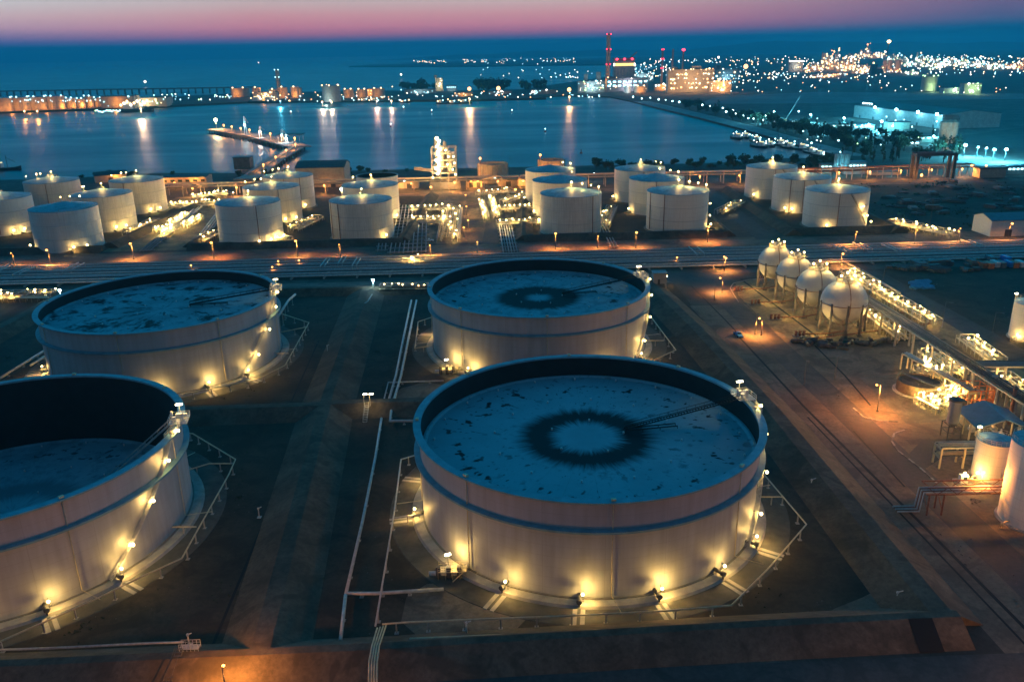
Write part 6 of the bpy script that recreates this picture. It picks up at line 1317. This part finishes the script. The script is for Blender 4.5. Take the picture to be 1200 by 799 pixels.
# ================================================================== trees
def leafy(name, R_, H_, n, seed, conic=False):
    """tapered trunk with limbs and a crown of small leaf clumps"""
    r = random.Random(seed); root = bpy.data.objects.new(name, None); COL.objects.link(root)
    tm = MB(); tm.tube([(0, 0, 0), (.1, 0, H_ * .3), (-.1, .1, H_ * .62)], H_ * .028, 6, H_ * .012)
    cl = []
    for i in range(9 if not conic else 7):
        a = r.uniform(0, 2 * PI); d = R_ * r.uniform(.25, .75); z = H_ * r.uniform(.42, .88)
        if conic: z = H_ * (.25 + .1 * i); d = R_ * (1 - .11 * i) * r.uniform(.3, .6)
        c = (d * math.cos(a), d * math.sin(a), z); cl.append((c, R_ * r.uniform(.32, .52) * (1 - .09 * i if conic else 1))); tm.tube([(0, 0, H_ * .3), (c[0] * .6, c[1] * .6, z * .85), c], H_ * .01, 4, H_ * .004)
    tm.build('trunk', 'bark', root); cm = MB()
    for i in range(n):
        c, rr = cl[r.randrange(len(cl))]; v = Vector((r.gauss(0, 1), r.gauss(0, 1), r.gauss(0, .75))).normalized() * rr * r.uniform(.55, 1.08); p = Vector(c) + v; q = R_ * r.uniform(.07, .15)
        a = Vector((r.uniform(-1, 1), r.uniform(-1, 1), r.uniform(-1, 1))).normalized(); b = a.cross(Vector((r.uniform(-1, 1), r.uniform(-1, 1), r.uniform(-1, 1)))).normalized(); k = len(cm.v)
        for u_, w_ in ((-1, -1), (1, -.7), (.8, 1), (-.8, .8)): cm.v.append(tuple(p + a * (q * u_) + b * (q * w_)))
        cm.face((k, k + 1, k + 2, k + 3))
    cm.build('crown', 'foliage', root); return root
protos = [leafy('round_tree', 3.4, 7.0, 420, 1), leafy('round_tree', 4.2, 8.5, 480, 2), leafy('casuarina_tree', 2.2, 11, 380, 3, True), leafy('shrub', 2.6, 3.0, 260, 4)]
used_p = [False] * 4
def plant(k, x, y, sc, label, group):
    o = protos[k] if not used_p[k] else copy_tree(protos[k]); used_p[k] = True
    o.location = (x, y, 0); o.rotation_euler.z = random.uniform(0, 6.28); o.scale = (sc * random.uniform(.85, 1.2), sc * random.uniform(.85, 1.2), sc * random.uniform(.85, 1.15)); tag(o, label, 'tree' if k != 3 else 'shrub', group)
rt = random.Random(3)
for i in range(95):
    px = rt.uniform(690, 1000); x, y = at(px, 195.5 - (px - 690) * .012 + rt.uniform(-.5, 5)); plant(rt.choice((0, 1, 3, 3, 3)), x, y, rt.uniform(.8, 1.3), 'dark bushy tree on the near shore behind the central and right tank trios', 'trees along the near shore')
for i in range(24):
    px = rt.uniform(0, 480); x, y = at(px, 208 - px * .013 + rt.uniform(0, 4)); plant(rt.choice((0, 3, 3)), x, y, rt.uniform(.7, 1.1), 'dark shrub on the near shore at left, behind the white tanks', 'shrubs on the left shore')
for i in range(85):
    k = rt.random(); px = 800 + 200 * k; py = 127 + 48 * k + rt.uniform(-9, 1) * (.5 + k * .6); x, y = at(px, py); plant(rt.choice((0, 1, 1, 2)), x, y, rt.uniform(1.2, 2.0), 'dark tree in the belt behind the fishing quay', 'trees behind the fishing quay')
for i in range(75):
    px = rt.uniform(985, 1125); py = rt.uniform(160, 192); x, y = at(px, py); plant(rt.choice((0, 1, 2, 2)), x, y, rt.uniform(1.1, 1.8), 'dark tree in the grove between the quay works and the long shore rack', 'trees of the dark grove')
for i in range(40):
    px = rt.uniform(560, 640) if i < 32 else rt.uniform(470, 510); x, y = at(px, rt.uniform(104.5, 108.5)); plant(rt.choice((0, 1)), x, y, rt.uniform(2.6, 4.2), 'dark tree on the wooded rise of the far quay', 'trees on the far quay')

# ================================================================== scattered far lamps
lamp_mesh = {}
def far_lamp(px, py, h, bulb, label, group, k=.62):
    x, y = at(px, py, h); s = mpp(x, y)
    if bulb not in lamp_mesh:
        m = MB(); m.bar((0, 0, -6), (0, 0, 0), .12); m.m = 1; m.ball((0, 0, .3), 1.0, 6, 4); o = m.build('distant_lamp', ['dark_steel', bulb]); lamp_mesh[bulb] = o
    else: o = lamp_mesh[bulb].copy(); COL.objects.link(o)
    o.location = (x, y, h); r = s * k * rl.uniform(.6, 1.15); o.scale = (r, r, r); tag(o, label, 'lamp', group)
rl = random.Random(9)
quay_l = [(742, 114), (752, 116), (762, 115), (772, 117), (780, 117.5), (788, 119), (796, 120), (805, 121), (814, 122.5), (823, 123.5), (832, 124.5), (847, 127), (851, 131.5), (859, 129.5), (862, 134), (871, 136), (877, 139), (883, 139.5), (894, 141), (907, 143.5), (920, 146), (935, 148.5), (936, 131), (950, 151.5), (968, 156), (985, 178.5), (989, 182), (965, 181.5), (951, 168)]
for i, (px, py) in enumerate(quay_l): far_lamp(px, py, 7, 'b_cool', 'white blue lamp in the row along the right hand quay', 'lamps along the right hand quay', .95 if px > 820 else .8)
for i in range(34): far_lamp(rl.uniform(180, 272), 117.5 - rl.uniform(0, 7), 5, rl.choice(('b_cool_far', 'b_cool_far', 'b_white_far', 'b_green')), 'small white lamp on the spit between the pale store and the orange tank', 'lamps on the harbour spit')
for i in range(60): far_lamp(rl.uniform(296, 470), 119 - abs(rl.gauss(0, 5.5)), 5, rl.choice(('b_cool_far', 'b_cool_far', 'b_white_far', 'b_warm_far', 'b_sod_far')), 'small lamp among the far harbour tanks', 'lamps among the far harbour tanks')
for i in range(16): far_lamp(112 + i * 1.9, 132 - rl.uniform(0, 2.4), 3, 'b_cool_far' if i % 4 else 'b_green', 'small teal lamp on the landing left of the blazing moored ship', 'lamps on the spit landing', .8)
for i in range(26): far_lamp(rl.uniform(0, 120), 118.5 + rl.uniform(-1.5, 1.5), 24, 'b_cool_far', 'teal lamp above the orange tanks on the spit', 'lamps above the spit tanks')
for i in range(52): far_lamp(rl.uniform(470, 705), 114.5 - abs(rl.gauss(0, 4)), 5, rl.choice(('b_cool_far', 'b_cool_far', 'b_white_far', 'b_sod_far')), 'small lamp on the far quay left of the power station', 'lamps on the far quay')
for i in range(56): far_lamp(rl.uniform(850, 1180), rl.uniform(90, 108), 6, rl.choice(('b_cool_far', 'b_white_far', 'b_white_far', 'b_sod_far')), 'lone lamp scattered over the dark fields below the refinery', 'lamps over the dark fields', .55)
for i in range(34): far_lamp(rl.uniform(940, 1115), rl.uniform(136, 172), 9, rl.choice(('b_cool', 'b_cool_far', 'b_white_far', 'b_green')), 'small teal lamp among the quay works and trees', 'lamps among the quay works', .7)
for i, (px, py, k, b) in enumerate(((550, 105, 2.6, 'b_sod_far'), (584, 104.5, 2.4, 'b_sod_far'), (667, 106, 2.2, 'b_sod_far'), (874, 79, 2.2, 'b_sod_far'), (842, 68, 1.3, 'b_white_far'), (470, 88, 1.2, 'b_white_far'), (170, 96.5, 1.2, 'b_white_far'), (303, 74, .8, 'b_white_far'))):
    far_lamp(px, py, 16, b, ('orange floodlight on the far quay, left one', 'orange floodlight on the far quay before the wooded rise', 'orange floodlight on the far quay before the power station', 'lone orange lamp on the plain right of the power station', 'lone white lamp on the plain above the blazing boiler house', 'white mast lamp above the far harbour', 'lone white lamp far out behind the blazing moored ship', 'faint lone lamp far out on the sea')[i], None, k)
# far towns: beyond counting
def sparkle(name, label, boxes, n, bulbs):
    m = MB(); mats = list(bulbs)
    for i in range(n):
        x0, x1, y0, y1 = boxes[rl.randrange(len(boxes))]; px = rl.uniform(x0, x1); py = rl.uniform(y0, y1); x, y = at(px, py, 8); s = mpp(x, y); m.m = rl.randrange(len(mats)); m.ball((x, y, 8), s * rl.uniform(.35, .7), 5, 3)
    o = m.build(name, mats); tag(o, label, 'town lights', None, 'stuff')
sparkle('town_lights', 'sparse town lights over the plain beyond the power station', [(1030, 1200, 66, 88), (1040, 1160, 64, 80), (1040, 1200, 70, 86), (860, 1040, 84, 92), (760, 960, 69, 74), (850, 965, 74, 95), (830, 1200, 66, 70), (740, 790, 74, 90)], 520, ('b_white_far', 'b_cool_far', 'b_warm_far', 'b_white_far'))
sparkle('coast_lights', 'row of lights along the distant coast', [(484, 525, 70.5, 74.5), (540, 570, 70, 73), (585, 640, 68.5, 72.5), (640, 675, 68, 73), (480, 640, 72, 75.5)], 95, ('b_white_far', 'b_warm_far', 'b_cool_far'))
sparkle('shore_lights', 'scattered lamps across the water behind the far quay', [(560, 700, 79, 92), (620, 700, 86, 92)], 34, ('b_white_far', 'b_cool_far'))
# great lamps whose light runs down the water
for px, py, z, p, c in ((166, 128, 14, 7e5, (1, .62, .35)), (30, 131, 10, 1.2e5, SOD), (45, 131, 10, 1.4e5, SOD), (329, 119, 9, 2.5e5, CYAN), (378, 120, 10, 3.5e5, (1, .7, .45)), (389, 120, 10, 3e5, (1, .7, .45)), (442, 119, 9, 3e5, (1, .6, .4)), (459, 119, 9, 2.2e5, (1, .65, .4)), (550, 116, 14, 8e5, (1, .5, .2)), (667, 114, 14, 3e5, (1, .5, .2)), (1000, 0, 0, 0, SOD)):
    if not p: continue
    x, y = at(px, py, z); t = Thing('quay_floodlight', f'quay floodlight shining down the bay, at the {("ship","tank","shed")[int(px) % 3]} on the far shore', 'floodlight', (x, y - 4, 0), 'floodlights on the far shore'); m = MB(); m.bar((x, y - 4, 0), (x, y - 4, z), .5); t.part('pole', m, 'dark_steel'); t.part('lamp_head', MB().ball((x, y - 4, z + 1), 1.6, 8, 5), 'b_warm_far' if c[0] > .5 else 'b_cool_far'); t.light((x, y - 7, z), p * .42, c, 1.5)

# weeds and rubble thinly strewn over the bund floors, nobody could count them
def strewn(name, label, n, area, mtl, sz, skip, kind='grass', up=.5):
    m = MB(); r = random.Random(len(label)); 
    k = 0
    while k < n:
        cx, cy_ = r.uniform(area[0], area[1]), r.uniform(area[2], area[3]); rad = r.uniform(.5, 7)
        for _ in range(r.randrange(3, 26)):
            x, y = cx + r.gauss(0, rad), cy_ + r.gauss(0, rad); k += 1
            if any(math.hypot(x - a, y - b) < c for a, b, c in skip): continue
            q = sz * r.uniform(.4, 1.3); a = r.uniform(0, PI); ca, sa = math.cos(a) * q, math.sin(a) * q; b0 = len(m.v)
            m.v += [(x - ca, y - sa, .03), (x + ca, y + sa, .03), (x + ca * .6 - sa * .4, y + sa * .6 + ca * .4, .03 + q * up * 2), (x - ca * .7, y - sa * .5, .03 + q * up * 1.6)]; m.face((b0, b0 + 1, b0 + 2, b0 + 3))
            m.v += [(x + sa, y - ca, .03), (x - sa, y + ca, .03), (x - sa * .3, y + ca * .5, .03 + q * up * 1.8)]; m.face((b0 + 4, b0 + 5, b0 + 6))
    o = m.build(name, mtl); tag(o, label, kind, None, 'stuff')
big = [(-124.5, 283.7, 48), (-117, 169.3, 48), (10, 292.4, 48), (17.2, 176.8, 48)]
strewn('weeds', 'sparse weeds growing on the bund floors round the big tanks', 2600, (-200, 72, 128, 360), 'foliage', .22, big)
strewn('rubble', 'pale rubble scattered on the bund floors', 1100, (-200, 72, 128, 360), 'concrete_dark', .16, big, 'rubble', .35)
strewn('yard_rubble', 'rubble and litter scattered over the open yards at right', 1300, (90, 420, 130, 395), 'concrete_dark', .28, [], 'rubble', .35)
strewn('scrub', 'low scrub over the waste ground beyond the right hand tanks', 2200, (225, 520, 478, 650), 'foliage', .6, [], 'scrub', .6)

# ------------------------------------------------------------------ haze
hz = MB(); hz.box(0, 10000, 130, 62000, 24000, 278); ho = hz.build('haze', [mat('haze_air', (1, 1, 1))]); ho['kind'] = 'stuff'
hm = ho.data.materials[0]; ht = hm.node_tree; ht.nodes.clear()
hv = nd(ht, 'ShaderNodeVolumePrincipled'); hv.inputs['Color'].default_value = (.08, .76, 1, 1); hv.inputs['Density'].default_value = .00010; hv.inputs['Anisotropy'].default_value = .2
hout = nd(ht, 'ShaderNodeOutputMaterial'); lk(ht, hv.outputs[0], hout.inputs['Volume'])
